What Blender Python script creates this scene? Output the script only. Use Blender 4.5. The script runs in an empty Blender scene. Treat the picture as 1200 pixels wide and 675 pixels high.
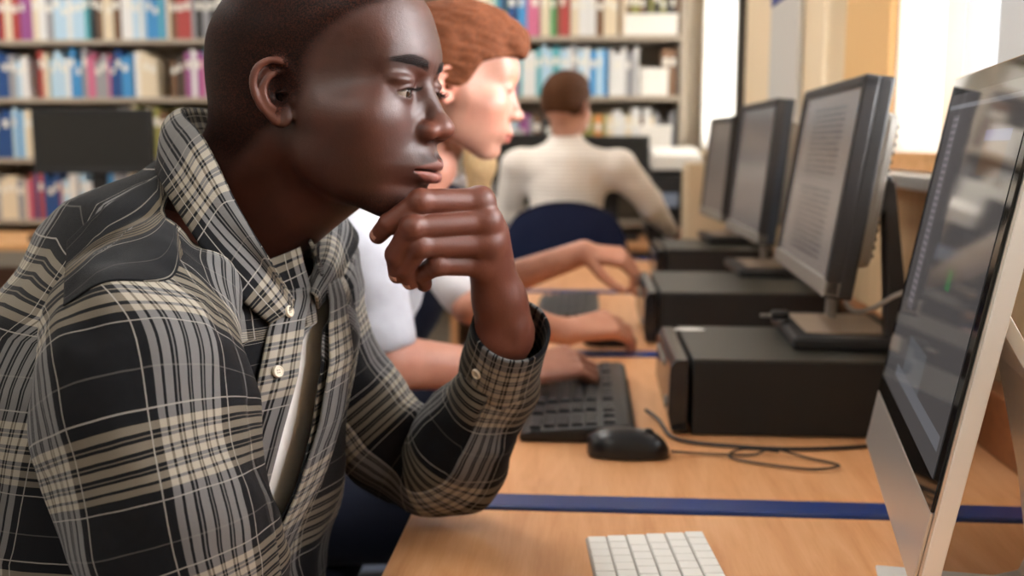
import bpy, bmesh, math, random
import numpy as np
from mathutils import Vector, Matrix, Quaternion, noise
from mathutils.bvhtree import BVHTree
random.seed(7); rng = np.random.default_rng(7)
SC = bpy.context.scene
COL = SC.collection
# ---------------------------------------------------------------- camera numbers (36 mm lens, 1200x675)
FPX = 1200.0
TH = math.atan(167.5/FPX); PSI = math.atan(90/FPX*math.cos(TH))
CAM = np.array((0.0, 0.0, 1.15))
_s, _c, _st, _ct = math.sin(PSI), math.cos(PSI), math.sin(TH), math.cos(TH)
CF = np.array((-_s*_ct, _c*_ct, -_st)); CR = np.array((_c, _s, 0.0)); CU = np.array((-_s*_st, _c*_st, _ct))
def ray(px, py): return CF + (px-600)/FPX*CR + (337.5-py)/FPX*CU
def PY(px, py, Y):
    d = ray(px, py); return CAM + d*(Y/d[1])
def PZ(px, py, Z):
    d = ray(px, py); return CAM + d*((Z-CAM[2])/d[2])

# ---------------------------------------------------------------- materials
MATS = {}
def hexc(h):
    h = h.lstrip('#'); v = [int(h[i:i+2], 16)/255 for i in (0, 2, 4)]
    return tuple([x/12.92 if x <= .04045 else ((x+.055)/1.055)**2.4 for x in v] + [1.0])
def mat(name, color=(.5,.5,.5,1), rough=.5, metal=0, **kw):
    if name in MATS: return MATS[name]
    m = bpy.data.materials.new(name); m.use_nodes = True
    b = m.node_tree.nodes['Principled BSDF']
    if isinstance(color, str): color = hexc(color)
    b.inputs['Base Color'].default_value = color
    b.inputs['Roughness'].default_value = rough
    b.inputs['Metallic'].default_value = metal
    for k, v in kw.items():
        b.inputs[k.replace('_', ' ')].default_value = v
    MATS[name] = m
    return m
class NT:
    """small node-tree writer"""
    def __init__(s, m):
        s.t = m.node_tree; s.n = s.t.nodes; s.l = s.t.links; s.b = s.n['Principled BSDF']
    def node(s, typ, **kw):
        n = s.n.new(typ)
        for k, v in kw.items():
            if k == 'inp':
                for kk, vv in v.items():
                    if hasattr(vv, 'is_linked') or isinstance(vv, bpy.types.NodeSocket): s.l.new(vv, n.inputs[kk])
                    else: n.inputs[kk].default_value = vv
            else: setattr(n, k, v)
        return n
    def math(s, op, a, b=0.0, c=None, clamp=False):
        n = s.n.new('ShaderNodeMath'); n.operation = op; n.use_clamp = clamp
        for i, v in enumerate((a, b) if c is None else (a, b, c)):
            if isinstance(v, bpy.types.NodeSocket): s.l.new(v, n.inputs[i])
            else: n.inputs[i].default_value = v
        return n.outputs[0]
    def mix(s, f, a, b, blend='MIX'):
        n = s.n.new('ShaderNodeMix'); n.data_type = 'RGBA'; n.blend_type = blend
        for i, v in ((0, f), (6, a), (7, b)):
            if isinstance(v, bpy.types.NodeSocket): s.l.new(v, n.inputs[i])
            else: n.inputs[i].default_value = v
        return n.outputs[2]
    def ramp(s, f, stops, interp='LINEAR'):
        n = s.n.new('ShaderNodeValToRGB'); n.color_ramp.interpolation = interp
        e = n.color_ramp.elements
        while len(e) < len(stops): e.new(0.5)
        for i, (p, c) in enumerate(stops):
            e[i].position = p; e[i].color = hexc(c) if isinstance(c, str) else c
        s.l.new(f, n.inputs[0]); return n.outputs[0]
    def noise(s, vec, scale, detail=3, rough=.5, dist=0):
        n = s.node('ShaderNodeTexNoise', inp={'Scale': scale, 'Detail': detail, 'Roughness': rough, 'Distortion': dist})
        if vec is not None: s.l.new(vec, n.inputs['Vector'])
        return n.outputs['Fac']
    def obj(s): return s.node('ShaderNodeTexCoord').outputs['Object']
    def scale(s, vec, v):
        n = s.node('ShaderNodeMapping'); s.l.new(vec, n.inputs[0]); n.inputs['Scale'].default_value = v; return n.outputs[0]
    def set(s, k, v): s.l.new(v, s.b.inputs[k])
    def bump(s, h, strength=.3, dist=.001):
        n = s.node('ShaderNodeBump', inp={'Strength': strength, 'Distance': dist})
        s.l.new(h, n.inputs['Height']); s.l.new(n.outputs[0], s.b.inputs['Normal']); return n

# ---------------------------------------------------------------- meshes and objects
def link(o, parent=None):
    COL.objects.link(o)
    if parent is not None: o.parent = parent
    return o
def tag(o, label=None, cat=None, group=None, kind=None):
    if label: o['label'] = label
    if cat: o['category'] = cat
    if group: o['group'] = group
    if kind: o['kind'] = kind
    return o
def empty(name, loc=(0,0,0), rz=0, parent=None):
    o = bpy.data.objects.new(name, None); o.location = loc; o.rotation_euler = (0, 0, rz)
    o.empty_display_size = .05
    return link(o, parent)
def mesh_obj(name, verts, faces, m=None, parent=None, smooth=False, uv=None):
    me = bpy.data.meshes.new(name)
    me.from_pydata([tuple(map(float, v)) for v in verts], [], [tuple(map(int, f)) for f in faces])
    if smooth: me.polygons.foreach_set('use_smooth', [True]*len(me.polygons))
    if uv is not None:
        L = me.uv_layers.new(name='UVMap')
        uv = np.asarray(uv, dtype=np.float32)
        li = np.empty(len(me.loops), dtype=np.int32); me.loops.foreach_get('vertex_index', li)
        L.data.foreach_set('uv', uv[li].ravel())
    if m is not None:
        for k in (m if isinstance(m, (list, tuple)) else [m]): me.materials.append(k)
    me.update()
    return link(bpy.data.objects.new(name, me), parent)
class B:
    """collects shapes in a bmesh and links them as one mesh object"""
    def __init__(s): s.bm = bmesh.new(); s.mi = 0
    def _fin(s, geom, M):
        bmesh.ops.transform(s.bm, matrix=M, verts=geom)
        fs = set()
        for v in geom: fs.update(v.link_faces)
        for f in fs: f.material_index = s.mi
    def box(s, c, d, rot=None, bevel=0, seg=2):
        b2 = bmesh.new(); bmesh.ops.create_cube(b2, size=1)
        bmesh.ops.scale(b2, vec=d, verts=b2.verts)
        if bevel: bmesh.ops.bevel(b2, geom=b2.edges[:], offset=bevel, segments=seg, affect='EDGES', profile=.5)
        s._merge(b2, c, rot); return s
    def _merge(s, b2, c, rot=None):
        M = Matrix.Translation(Vector(c))
        if rot is not None: M = M @ (rot.to_4x4() if not isinstance(rot, (tuple, list)) else Matrix.Rotation(rot[2], 4, 'Z') @ Matrix.Rotation(rot[1], 4, 'Y') @ Matrix.Rotation(rot[0], 4, 'X'))
        bmesh.ops.transform(b2, matrix=M, verts=b2.verts)
        for f in b2.faces: f.material_index = s.mi
        me = bpy.data.meshes.new('tmp'); b2.to_mesh(me); b2.free()
        s.bm.from_mesh(me); bpy.data.meshes.remove(me)
    def cyl(s, p0, p1, r0, r1=None, n=20, caps=True):
        r1 = r0 if r1 is None else r1
        p0, p1 = Vector(p0), Vector(p1); d = p1-p0
        b2 = bmesh.new(); bmesh.ops.create_cone(b2, cap_ends=caps, segments=n, radius1=r0, radius2=r1, depth=d.length)
        s._merge(b2, (p0+p1)/2, d.to_track_quat('Z', 'Y').to_matrix()); return s
    def sphere(s, c, r, n=20, sc=(1,1,1), rot=None):
        b2 = bmesh.new(); bmesh.ops.create_uvsphere(b2, u_segments=n, v_segments=max(6, n//2), radius=r)
        bmesh.ops.scale(b2, vec=sc, verts=b2.verts); s._merge(b2, c, rot); return s
    def tube(s, pts, r, n=10, closed=False):
        """tube along points; r number or list"""
        P = [Vector(p) for p in pts]; N = len(P)
        R = r if isinstance(r, (list, tuple)) else [r]*N
        rings = []; up = None
        for i, p in enumerate(P):
            a = P[i-1] if i else (P[-1] if closed else P[0]); b = P[i+1] if i < N-1 else (P[0] if closed else P[-1])
            t = (b-a).normalized()
            if up is None:
                up = t.orthogonal().normalized()
            else: up = (up - t*up.dot(t)).normalized()
            sd = t.cross(up)
            rings.append([s.bm.verts.new(p + (up*math.cos(k*2*math.pi/n)+sd*math.sin(k*2*math.pi/n))*R[i]) for k in range(n)])
        m = N if closed else N-1
        for i in range(m):
            A, Bq = rings[i], rings[(i+1) % N]
            for k in range(n):
                f = s.bm.faces.new((A[k], A[(k+1) % n], Bq[(k+1) % n], Bq[k])); f.material_index = s.mi
        if not closed:
            for rg, rev in ((rings[0], 1), (rings[-1], 0)):
                f = s.bm.faces.new(rg[::-1] if rev else rg); f.material_index = s.mi
        return s
    def prism(s, poly, axis, a, b, bevel=0):
        """extrude 2D polygon (list of (u,v)) along axis from a to b. axis 'x': (y,z); 'y': (x,z); 'z': (x,y)"""
        f3 = {'x': lambda u, v, w: (w, u, v), 'y': lambda u, v, w: (u, w, v), 'z': lambda u, v, w: (u, v, w)}[axis]
        b2 = bmesh.new()
        A = [b2.verts.new(f3(u, v, a)) for u, v in poly]; C = [b2.verts.new(f3(u, v, b)) for u, v in poly]
        b2.faces.new(A); b2.faces.new(C[::-1]); n = len(poly)
        for i in range(n): b2.faces.new((A[i], C[i], C[(i+1) % n], A[(i+1) % n]))
        bmesh.ops.recalc_face_normals(b2, faces=b2.faces)
        if bevel: bmesh.ops.bevel(b2, geom=b2.edges[:], offset=bevel, segments=2, affect='EDGES', profile=.5)
        s._merge(b2, (0, 0, 0)); return s
    def build(s, name, m, parent=None, smooth=False, autos=True):
        me = bpy.data.meshes.new(name); bmesh.ops.recalc_face_normals(s.bm, faces=s.bm.faces)
        s.bm.to_mesh(me); s.bm.free()
        for k in (m if isinstance(m, (list, tuple)) else [m]): me.materials.append(k)
        if smooth:
            me.polygons.foreach_set('use_smooth', [True]*len(me.polygons))
            if autos:
                try: me.set_sharp_from_angle(angle=math.radians(38))
                except Exception: pass
        o = bpy.data.objects.new(name, me)
        return link(o, parent)
def copy_tree(o, parent=None):
    c = o.copy(); COL.objects.link(c); c.parent = parent
    for ch in [x for x in bpy.data.objects if x.parent == o]: copy_tree(ch, c)
    return c
def rrect(w, h, r, n=5, cx=0, cy=0):
    out = []
    for (sx, sy, a0) in ((1, 1, 0), (-1, 1, 90), (-1, -1, 180), (1, -1, 270)):
        for k in range(n+1):
            a = math.radians(a0+90*k/n); out.append((cx+sx*(w/2-r)+r*math.cos(a), cy+sy*(h/2-r)+r*math.sin(a)))
    return out

# ---------------------------------------------------------------- implicit surfaces (smooth unions meshed with surface nets)
def smin(a, b, k):
    h = np.clip(.5+.5*(b-a)/k, 0, 1); return b*(1-h)+a*h-k*h*(1-h)
def smax(a, b, k): return -smin(-a, -b, k)
def sd_ell(P, c, r, R=None):
    """ellipsoid; R: 3x3 whose rows are the local axes"""
    q = P-np.asarray(c, dtype=np.float32)
    if R is not None: q = q @ np.asarray(R, dtype=np.float32).T
    r = np.asarray(r, dtype=np.float32)
    k0 = np.sqrt(((q/r)**2).sum(-1)); k1 = np.sqrt(((q/(r*r))**2).sum(-1))
    return k0*(k0-1)/np.maximum(k1, 1e-9)
def sd_cone(P, a, b, r1, r2):
    """rounded cone between a and b"""
    a = np.asarray(a, dtype=np.float32); b = np.asarray(b, dtype=np.float32)
    ba = b-a; l2 = float(ba@ba); pa = P-a
    t = np.clip((pa@ba)/l2, 0, 1)
    d = pa-t[..., None]*ba
    return np.sqrt((d*d).sum(-1))-(r1+(r2-r1)*t)
def axes(yaw=0, pitch=0, roll=0):
    """rows = local axes of a frame rotated by roll(x) pitch(y) yaw(z), degrees"""
    M = Matrix.Rotation(math.radians(yaw), 3, 'Z') @ Matrix.Rotation(math.radians(pitch), 3, 'Y') @ Matrix.Rotation(math.radians(roll), 3, 'X')
    return np.array(M.transposed())
def surface_nets(f, lo, hi, h, smooth=2, maxcells=9e6):
    lo = np.asarray(lo, float); hi = np.asarray(hi, float)
    n = np.ceil((hi-lo)/h).astype(int)+1
    xs = [lo[i]+h*np.arange(n[i]) for i in range(3)]
    D = np.empty(n, dtype=np.float32)
    Y, Z = np.meshgrid(xs[1], xs[2], indexing='ij')
    step = max(1, int(400000/(n[1]*n[2])))
    for i in range(0, n[0], step):
        xx = xs[0][i:i+step]
        Pg = np.empty((len(xx), n[1], n[2], 3), dtype=np.float32)
        Pg[..., 0] = xx[:, None, None]; Pg[..., 1] = Y; Pg[..., 2] = Z
        D[i:i+step] = f(Pg.reshape(-1, 3)).reshape(len(xx), n[1], n[2])
    S = D < 0
    c = [S[a:n[0]-1+a, b:n[1]-1+b, d:n[2]-1+d] for a in (0, 1) for b in (0, 1) for d in (0, 1)]
    cnt = sum(x.astype(np.int8) for x in c)
    act = (cnt > 0) & (cnt < 8)
    idx = -np.ones(act.shape, dtype=np.int64); ia = np.argwhere(act); idx[act] = np.arange(len(ia))
    acc = np.zeros((len(ia), 3)); num = np.zeros(len(ia))
    corners = [(a, b, d) for a in (0, 1) for b in (0, 1) for d in (0, 1)]
    val = {cr: D[ia[:, 0]+cr[0], ia[:, 1]+cr[1], ia[:, 2]+cr[2]] for cr in corners}
    for a in corners:
        for ax in range(3):
            if a[ax] == 0:
                b = list(a); b[ax] = 1; b = tuple(b)
                va, vb = val[a], val[b]; m = (va < 0) != (vb < 0)
                t = np.where(m, va/np.where(m, va-vb, 1), 0)
                p = np.array(a, float)[None, :].repeat(len(ia), 0); p[:, ax] += t
                acc[m] += p[m]; num[m] += 1
    V = lo + (ia + acc/num[:, None])*h
    F = []
    for ax in range(3):
        o1, o2 = (ax+1) % 3, (ax+2) % 3
        sl0 = [slice(1, n[i]-1) for i in range(3)]; sl0[ax] = slice(0, n[ax]-1); sl1 = list(sl0); sl1[ax] = slice(1, n[ax])
        A_, B_ = S[tuple(sl0)], S[tuple(sl1)]
        for flip, m in ((0, A_ & ~B_), (1, ~A_ & B_)):
            e = np.argwhere(m); off = np.ones(3, int); off[ax] = 0; e = e+off
            q = []
            for (d1, d2) in ((0, 0), (-1, 0), (-1, -1), (0, -1)):
                g = e.copy(); g[:, o1] += d1; g[:, o2] += d2
                q.append(idx[g[:, 0], g[:, 1], g[:, 2]])
            q = np.stack(q, 1)
            F.append(q[:, ::-1] if flip else q)
    F = np.concatenate(F)
    if smooth:
        E = np.concatenate([F[:, [0, 1]], F[:, [1, 2]], F[:, [2, 3]], F[:, [3, 0]]])
        for it in range(smooth):
            s_ = np.zeros_like(V); k = np.zeros(len(V))
            for a, b in ((0, 1), (1, 0)):
                for j in range(3): s_[:, j] += np.bincount(E[:, a], V[E[:, b], j], len(V))
                k += np.bincount(E[:, a], minlength=len(V))
            V = V*.5+.5*s_/np.maximum(k, 1)[:, None]
    return V, F
def sdf_obj(name, f, lo, hi, h, m, parent=None, smooth=2, uvf=None, post=None):
    V, F = surface_nets(f, lo, hi, h, smooth)
    uv = uvf(V) if uvf else None
    if post is not None: V = post(V)
    return mesh_obj(name, V, F[:, ::-1], m, parent, smooth=True, uv=uv)
def catmull(P, n):
    """n samples of a Catmull-Rom curve through the rows of P (numpy)"""
    P = np.asarray(P, float); Q = np.vstack([2*P[0]-P[1], P, 2*P[-1]-P[-2]])
    t = np.linspace(0, len(P)-1-1e-9, n); i = t.astype(int); u = (t-i)[:, None]
    a, b, c, d = Q[i], Q[i+1], Q[i+2], Q[i+3]
    return .5*((2*b)+(-a+c)*u+(2*a-5*b+4*c-d)*u**2+(-a+3*b-3*c+d)*u**3)
def smoothstep(a, b, x):
    t = np.clip((x-a)/(b-a), 0, 1); return t*t*(3-2*t)
def fbm(P, scale, octv=3, seed=0.0):
    out = np.empty(len(P))
    for i, p in enumerate(P):
        v = Vector((p[0]*scale+seed, p[1]*scale-seed, p[2]*scale+2*seed)); s_ = 0; a = 1
        for _ in range(octv): s_ += a*noise.noise(v); v = v*2.03; a *= .5
        out[i] = s_
    return out
# ================================================================ materials of the room
def wood_mat(name, c1, c2, c3, rough, sc=(2, 26, 26), coat=.0):
    m = mat(name, c2, rough); n = NT(m)
    v = n.scale(n.obj(), sc)
    a = n.noise(v, 2.2, 6, .62, .6); f = n.noise(n.scale(n.obj(), (sc[0]*(9 if sc[0] > 5 else 3), sc[1]*(9 if sc[1] > 5 else 3), sc[2]*9)), 3, 3, .6)
    c = n.ramp(n.math('ADD', n.math('MULTIPLY', a, .75), n.math('MULTIPLY', f, .25)), [(.3, c1), (.5, c2), (.7, c3)])
    n.set('Base Color', c); n.b.inputs['Coat Weight'].default_value = coat; n.b.inputs['Coat Roughness'].default_value = .25
    n.bump(f, .06, .0006)
    return m
M_DESK = wood_mat('beech_laminate', '#c48656', '#d59c6c', '#e0ac7f', .36, sc=(18, 2.0, 18))
M_DESKEDGE = wood_mat('beech_edge', '#a06a3c', '#b98052', '#c99260', .4)
M_SILLWOOD = wood_mat('orange_wood', '#b9834f', '#cf9a63', '#dcae7c', .45)
M_BOARD = wood_mat('brown_trunking', '#6e4125', '#85522f', '#96623b', .45)
M_PANEL = wood_mat('wall_panel', '#b09570', '#c0a681', '#ccb491', .55, sc=(14, 14, 1.2))
M_BLUE = mat('blue_plastic_edge', '#10306c', .30)
M_WHITE = mat('white_paint', '#efece5', .6)
M_CREAM = mat('cream_wall', '#ecd6b4', .7)
M_OCHRE = mat('ochre_wall', '#e2b67c', .7)
M_GREYFRAME = mat('grey_window_frame', '#6d6a66', .5)
M_WFRAME = mat('white_window_frame', '#dfe0de', .45)
M_CEIL = mat('ceiling_white', '#e4e2dc', .85)
M_FLOOR = mat('carpet_floor', '#4c5566', .95)
_n = NT(M_FLOOR); _n.set('Base Color', _n.ramp(_n.noise(_n.obj(), 240, 4), [(.3, '#3e4657'), (.7, '#5a6478')]))
M_BACKWALL = mat('warm_white_wall', '#e0d4c2', .8)
M_GLASS = mat('window_glass', '#ffffff', .02)
_n = NT(M_GLASS); _t = _n.node('ShaderNodeBsdfTransparent'); _g = _n.node('ShaderNodeBsdfGlossy', inp={'Roughness': .02})
_fr = _n.node('ShaderNodeFresnel', inp={'IOR': 1.45}); _mx = _n.node('ShaderNodeMixShader')
_n.l.new(_fr.outputs[0], _mx.inputs[0]); _n.l.new(_t.outputs[0], _mx.inputs[1]); _n.l.new(_g.outputs[0], _mx.inputs[2])
_n.l.new(_mx.outputs[0], _n.n['Material Output'].inputs['Surface'])
M_BLIND = mat('white_blind_fabric', '#f4f0e8', .8)
_n = NT(M_BLIND); _tl = _n.node('ShaderNodeBsdfTranslucent', inp={'Color': (.9, .88, .84, 1)}); _mx = _n.node('ShaderNodeMixShader', inp={0: .55})
_n.l.new(_n.b.outputs[0], _mx.inputs[1]); _n.l.new(_tl.outputs[0], _mx.inputs[2]); _n.l.new(_mx.outputs[0], _n.n['Material Output'].inputs['Surface'])

X0, X1, Y0, Y1, ZC = -4.6, .6, -2.6, 5.6, 2.75     # inner faces of the room
SILL = 1.10
def struct(o): o['kind'] = 'structure'; return o
struct(B().box(((X0+X1)/2, (Y0+Y1)/2, -.05), (X1-X0+.6, Y1-Y0+.4, .1)).build('floor', M_FLOOR))
struct(B().box(((X0+X1)/2, (Y0+Y1)/2, ZC+.05), (X1-X0+.6, Y1-Y0+.4, .1)).build('ceiling', M_CEIL))
struct(B().box(((X0+X1)/2, Y1+.05, ZC/2), (X1-X0+.2, .1, ZC)).build('wall_back', M_BACKWALL))
struct(B().box(((X0+X1)/2, Y0-.05, ZC/2), (X1-X0+.2, .1, ZC)).build('wall_front', M_BACKWALL))
struct(B().box((X0-.05, (Y0+Y1)/2, ZC/2), (.1, Y1-Y0, ZC)).build('wall_left', M_BACKWALL))
# right wall: low panelled part, piers between windows, head above
WT = .18
WIN = [(-1.9, -1.5), (.40, .62), (.82, 2.16), (2.52, 2.74), (4.16, 5.5)]  # first two openings are unseen, added and sized for fill light
wr = B()
wr.box((X1+WT/2, (Y0+Y1)/2, SILL/2), (WT, Y1-Y0, SILL))
wall_right = struct(wr.build('wall_right', M_PANEL))
ws = [Y0]+[v for w in WIN for v in w]+[Y1]
pmat = [M_CREAM, M_CREAM, M_CREAM, M_CREAM, M_CREAM, M_CREAM]
up = B(); up.box((X1+WT/2, (Y0+Y1)/2, (2.35+ZC)/2), (WT, Y1-Y0, ZC-2.35))
for i in range(0, len(ws), 2):
    a, b = ws[i], ws[i+1]
    if i == 6:
        up.mi = 2; up.box((X1+WT/2, (a+b)/2, (SILL+2.35)/2), (WT, b-a, 2.35-SILL)); up.mi = 0
    else: up.box((X1+WT/2, (a+b)/2, (SILL+2.35)/2), (WT, b-a, 2.35-SILL))
up = struct(up.build('wall_right_upper', [M_CREAM, M_WHITE, M_OCHRE]))
for i, (a, b) in enumerate(WIN):
    w = B(); z0, z1, xc, t = SILL+.01, 2.34, X1+.10, .05
    w.box((xc, a+t/2, (z0+z1)/2), (.06, t, z1-z0)); w.box((xc, b-t/2, (z0+z1)/2), (.06, t, z1-z0))
    w.box((xc, (a+b)/2, z0+t/2), (.06, b-a, t)); w.box((xc, (a+b)/2, z1-t/2), (.06, b-a, t))
    nm = max(1, round((b-a)/.62))
    for k in range(1, nm): w.box((xc, a+(b-a)*k/nm, (z0+z1)/2), (.05, .04, z1-z0))
    fr = struct(w.build('window_%d' % (i+1), M_WFRAME))
    B().box((xc, (a+b)/2, (z0+z1)/2), (.006, b-a-.06, z1-z0-.06)).build('pane', M_GLASS, fr)
    pl = bpy.data.lights.new('window_daylight', 'AREA'); pl.shape = 'RECTANGLE'; pl.size = z1-z0; pl.size_y = b-a
    pl.cycles.is_portal = True
    lo = link(bpy.data.objects.new('window_daylight', pl)); lo.location = (X1+.165, (a+b)/2, (z0+z1)/2); lo.rotation_euler = (0, math.radians(90), 0)
# dark post beside the far window
struct(B().box((.585, 4.12, 1.72), (.03, .05, 1.24)).build('trim_1', mat('dark_post', '#3a3836', .5)))
# window board (sill) and the wood strip above it
struct(B().box((.578, 1.4, SILL-.012), (.10, 2.7, .024), bevel=.004).build('trim_2', M_WHITE))
struct(B().box((.592, 2.2, SILL+.02), (.03, 2.9, .032), bevel=.003).build('trim_3', M_SILLWOOD))
# trunking along the back of the desks
struct(B().box((.582, 1.9, .765), (.035, 4.6, .09), bevel=.004).build('trim_4', M_BOARD))
struct(B().box((X0+.01, (Y0+Y1)/2, .06), (.02, Y1-Y0, .12)).build('baseboard_left', M_WHITE))
struct(B().box(((X0+X1)/2, Y1-.01, .06), (X1-X0, .02, .12)).build('baseboard_back', M_WHITE))
# blinds
r = empty('vertical_blind', (.625, 1.4, 1.13)); tag(r, 'pale grey vertical slat blind at the window behind the big silver computer', 'blind')
B().box((0, 0, 1.19), (.03, .84, .03), bevel=.004).build('headrail', M_WFRAME, r)
gm = [mat('blind_slat_grey', '#8d8379', .7), mat('blind_slat_pale', '#c9ccce', .7), mat('blind_slat_tan', '#b09c86', .7)]
for k in range(8):
    y = .36-k*.092
    a = math.radians([80, 70, 20, 10, 60, 30, 65, 20][k])
    B().box((0, y, .6), (.002, .088, 1.16), rot=(0, 0, a)).build('slat', gm[[2, 1, 1, 0, 0, 1, 2, 0][k]], r)
def roller(y0, y1, lab, x=.615):
    r = empty('roller_blind', (x, (y0+y1)/2, 1.13)); tag(r, lab, 'blind')
    B().box((0, 0, .58), (.002, y1-y0, 1.17)).build('fabric', M_BLIND, r)
    B().cyl((0, -(y1-y0)/2, 1.18), (0, (y1-y0)/2, 1.18), .018).build('roller', M_WFRAME, r)
    B().box((0, 0, .0), (.012, y1-y0, .016), bevel=.004).build('bottom_bar', M_WFRAME, r)
roller(1.845, 2.15, 'narrow cream roller blind glowing with daylight beside the ochre pier')
roller(4.16, 5.54, 'wide white roller blind glowing with daylight at the far window', .590)
# notice board
r = empty('notice_board', (.59, 3.22, 1.2)); tag(r, 'pale grey notice board with a blue header on the window wall', 'notice board')
B().box((0, 0, .26), (.016, .46, .62), bevel=.003).build('board', mat('board_grey', '#c9c6c0', .7), r)
B().box((-.010, 0, .452), (.006, .40, .13), bevel=.001).build('header', mat('header_blue', '#27408f', .6), r)
# unseen ceiling panels added as fill light for the room
M_FILL = mat('fill_light_glow', '#ffffff', .5); M_FILL.node_tree.nodes['Principled BSDF'].inputs['Emission Color'].default_value = (1, .96, .9, 1)
M_FILL.node_tree.nodes['Principled BSDF'].inputs['Emission Strength'].default_value = 6.5
FILL_LAMPS = [(-.75, -.6), (-.75, 1.9), (-.75, 4.0), (-2.9, -.6), (-2.9, 1.9), (-2.9, 4.0)]
for i, (x, y) in enumerate(FILL_LAMPS):
    r = empty('fill_ceiling_light', (x, y, ZC)); tag(r, 'unseen ceiling light panel added as fill for the computer room', 'ceiling light', 'added fill light panels')
    f = B()
    for s_ in (-1, 1): f.box((s_*.3, 0, -.02), (.02, 1.22, .04)); f.box((0, s_*.6, -.02), (.6, .02, .04))
    f.build('frame', M_WFRAME, r)
    B().box((0, 0, -.02), (.58, 1.18, .012)).build('diffuser', M_FILL, r)

# ================================================================ desks
for i, (a, b, lab) in enumerate([(.28, 1.168, 'beech topped desk at the front carrying the white keyboard and silver computer'),
        (1.218, 2.072, 'beech topped desk holding the black keyboard and mouse'),
        (2.122, 2.982, 'beech topped desk third along the window wall'),
        (3.032, 3.86, 'beech topped desk furthest along the window wall')]):
    r = empty('computer_desk', (.19, (a+b)/2, 0)); tag(r, lab, 'desk')
    L = b-a
    d = B().box((0, 0, .707), (.79, L, .026), bevel=.003); d.build('desk_top', M_DESK, r)
    e = B()
    e.box((0, L/2+.0245, .706), (.79, .048, .036), bevel=.004)
    e.build('blue_edging', M_BLUE, r)
    for s_ in (-1, 1):
        p = B(); p.box((.1, s_*(L/2-.06), .35), (.05, .04, .69), bevel=.004); p.box((0, s_*(L/2-.06), .015), (.62, .05, .03), bevel=.006)
        p.build('leg', mat('grey_metal', '#55585c', .4, .6), r)
    B().box((.3, 0, .5), (.018, L-.1, .36)).build('modesty_panel', M_DESKEDGE, r)

# ================================================================ bookcases and books
M_SHELF = mat('shelf_grey_beige', '#a89c8c', .55); M_SHELFB = mat('shelf_back', '#8f8374', .7)
SHY = 5.02   # front of the shelves
LEV = [.42, .775, 1.085, 1.385, 1.668, 1.96]
books = []
def bookcase(x0, x1, lab):
    w = x1-x0; r = empty('bookcase', ((x0+x1)/2, SHY+.14, 0)); tag(r, lab, 'bookcase')
    B().box((0, .135, 1.08), (w, .012, 2.1)).build('back_panel', M_SHELFB, r)
    for s_ in (-1, 1): B().box((s_*(w/2-.0125), 0, 1.08), (.024, .28, 2.16), bevel=.003).build('side_panel', M_SHELF, r)
    for z in LEV+[.08]: B().box((0, -.005, z-.012), (w-.05, .268, .024), bevel=.002).build('shelf', M_SHELF, r)
    B().box((0, 0, 2.15), (w, .28, .03), bevel=.003).build('top', M_SHELF, r)
bookcase(-3.06, -1.74, 'tall grey shelf unit of books behind the black monitor at the far left')
bookcase(-1.735, -.62, 'tall shelf unit mostly hidden behind the young men')
bookcase(-.615, .455, 'tall grey shelf unit of books beside the bright far window')
BK = {'navy blue': '#1d4a86', 'bright blue': '#3f8fc9', 'white': '#e2e2e0', 'pale blue': '#b4d2e4', 'cream': '#ddceb2', 'pink': '#c9698a', 'magenta': '#96508c',
      'green': '#4c9a5e', 'dark green': '#33564a', 'red': '#a8403c', 'brown': '#6e5038', 'black': '#2c2a2a', 'grey': '#96969a', 'teal': '#55a8b4', 'orange': '#cf8850', 'olive': '#8a8848'}
M_PAGE = mat('book_pages', '#e6dcc6', .8)
def bmat(c):
    m = mat('cover_'+c.replace(' ', '_'), BK[c], .45); return m
ORD = ['first', 'second', 'third', 'fourth', 'fifth', 'sixth', 'seventh', 'eighth', 'ninth', 'tenth', 'eleventh', 'twelfth', 'thirteenth', 'fourteenth', 'fifteenth', 'sixteenth', 'seventeenth', 'eighteenth', 'nineteenth', 'twentieth']
_bmesh = {}
def book(x, w, z, h, d, c, lean=0):
    key = (c, round(w, 3), round(h, 2))
    if key not in _bmesh:
        b = B(); b.mi = 0
        b.box((0, -d/2+.004, h/2), (w, .008, h), bevel=.002, seg=1)
        for s_ in (-1, 1): b.box((s_*(w/2-.0015), .0, h/2), (.003, d, h))
        b.mi = 1; b.box((0, .002, h/2), (w-.005, d-.012, h-.008)); b.mi = 2
        if w > .022: b.box((0, -d/2-.0006, h*.72), (w*.7, .002, h*.16))
        _bmesh[key] = b.build('book', [bmat(c), M_PAGE, mat('spine_label', '#e9e6dc', .6)])
        o = _bmesh[key]
    else:
        o = _bmesh[key].copy(); COL.objects.link(o)
    o.location = (x, SHY+d/2+.015, z); o.rotation_euler = (0, lean, 0)
    return o
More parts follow.
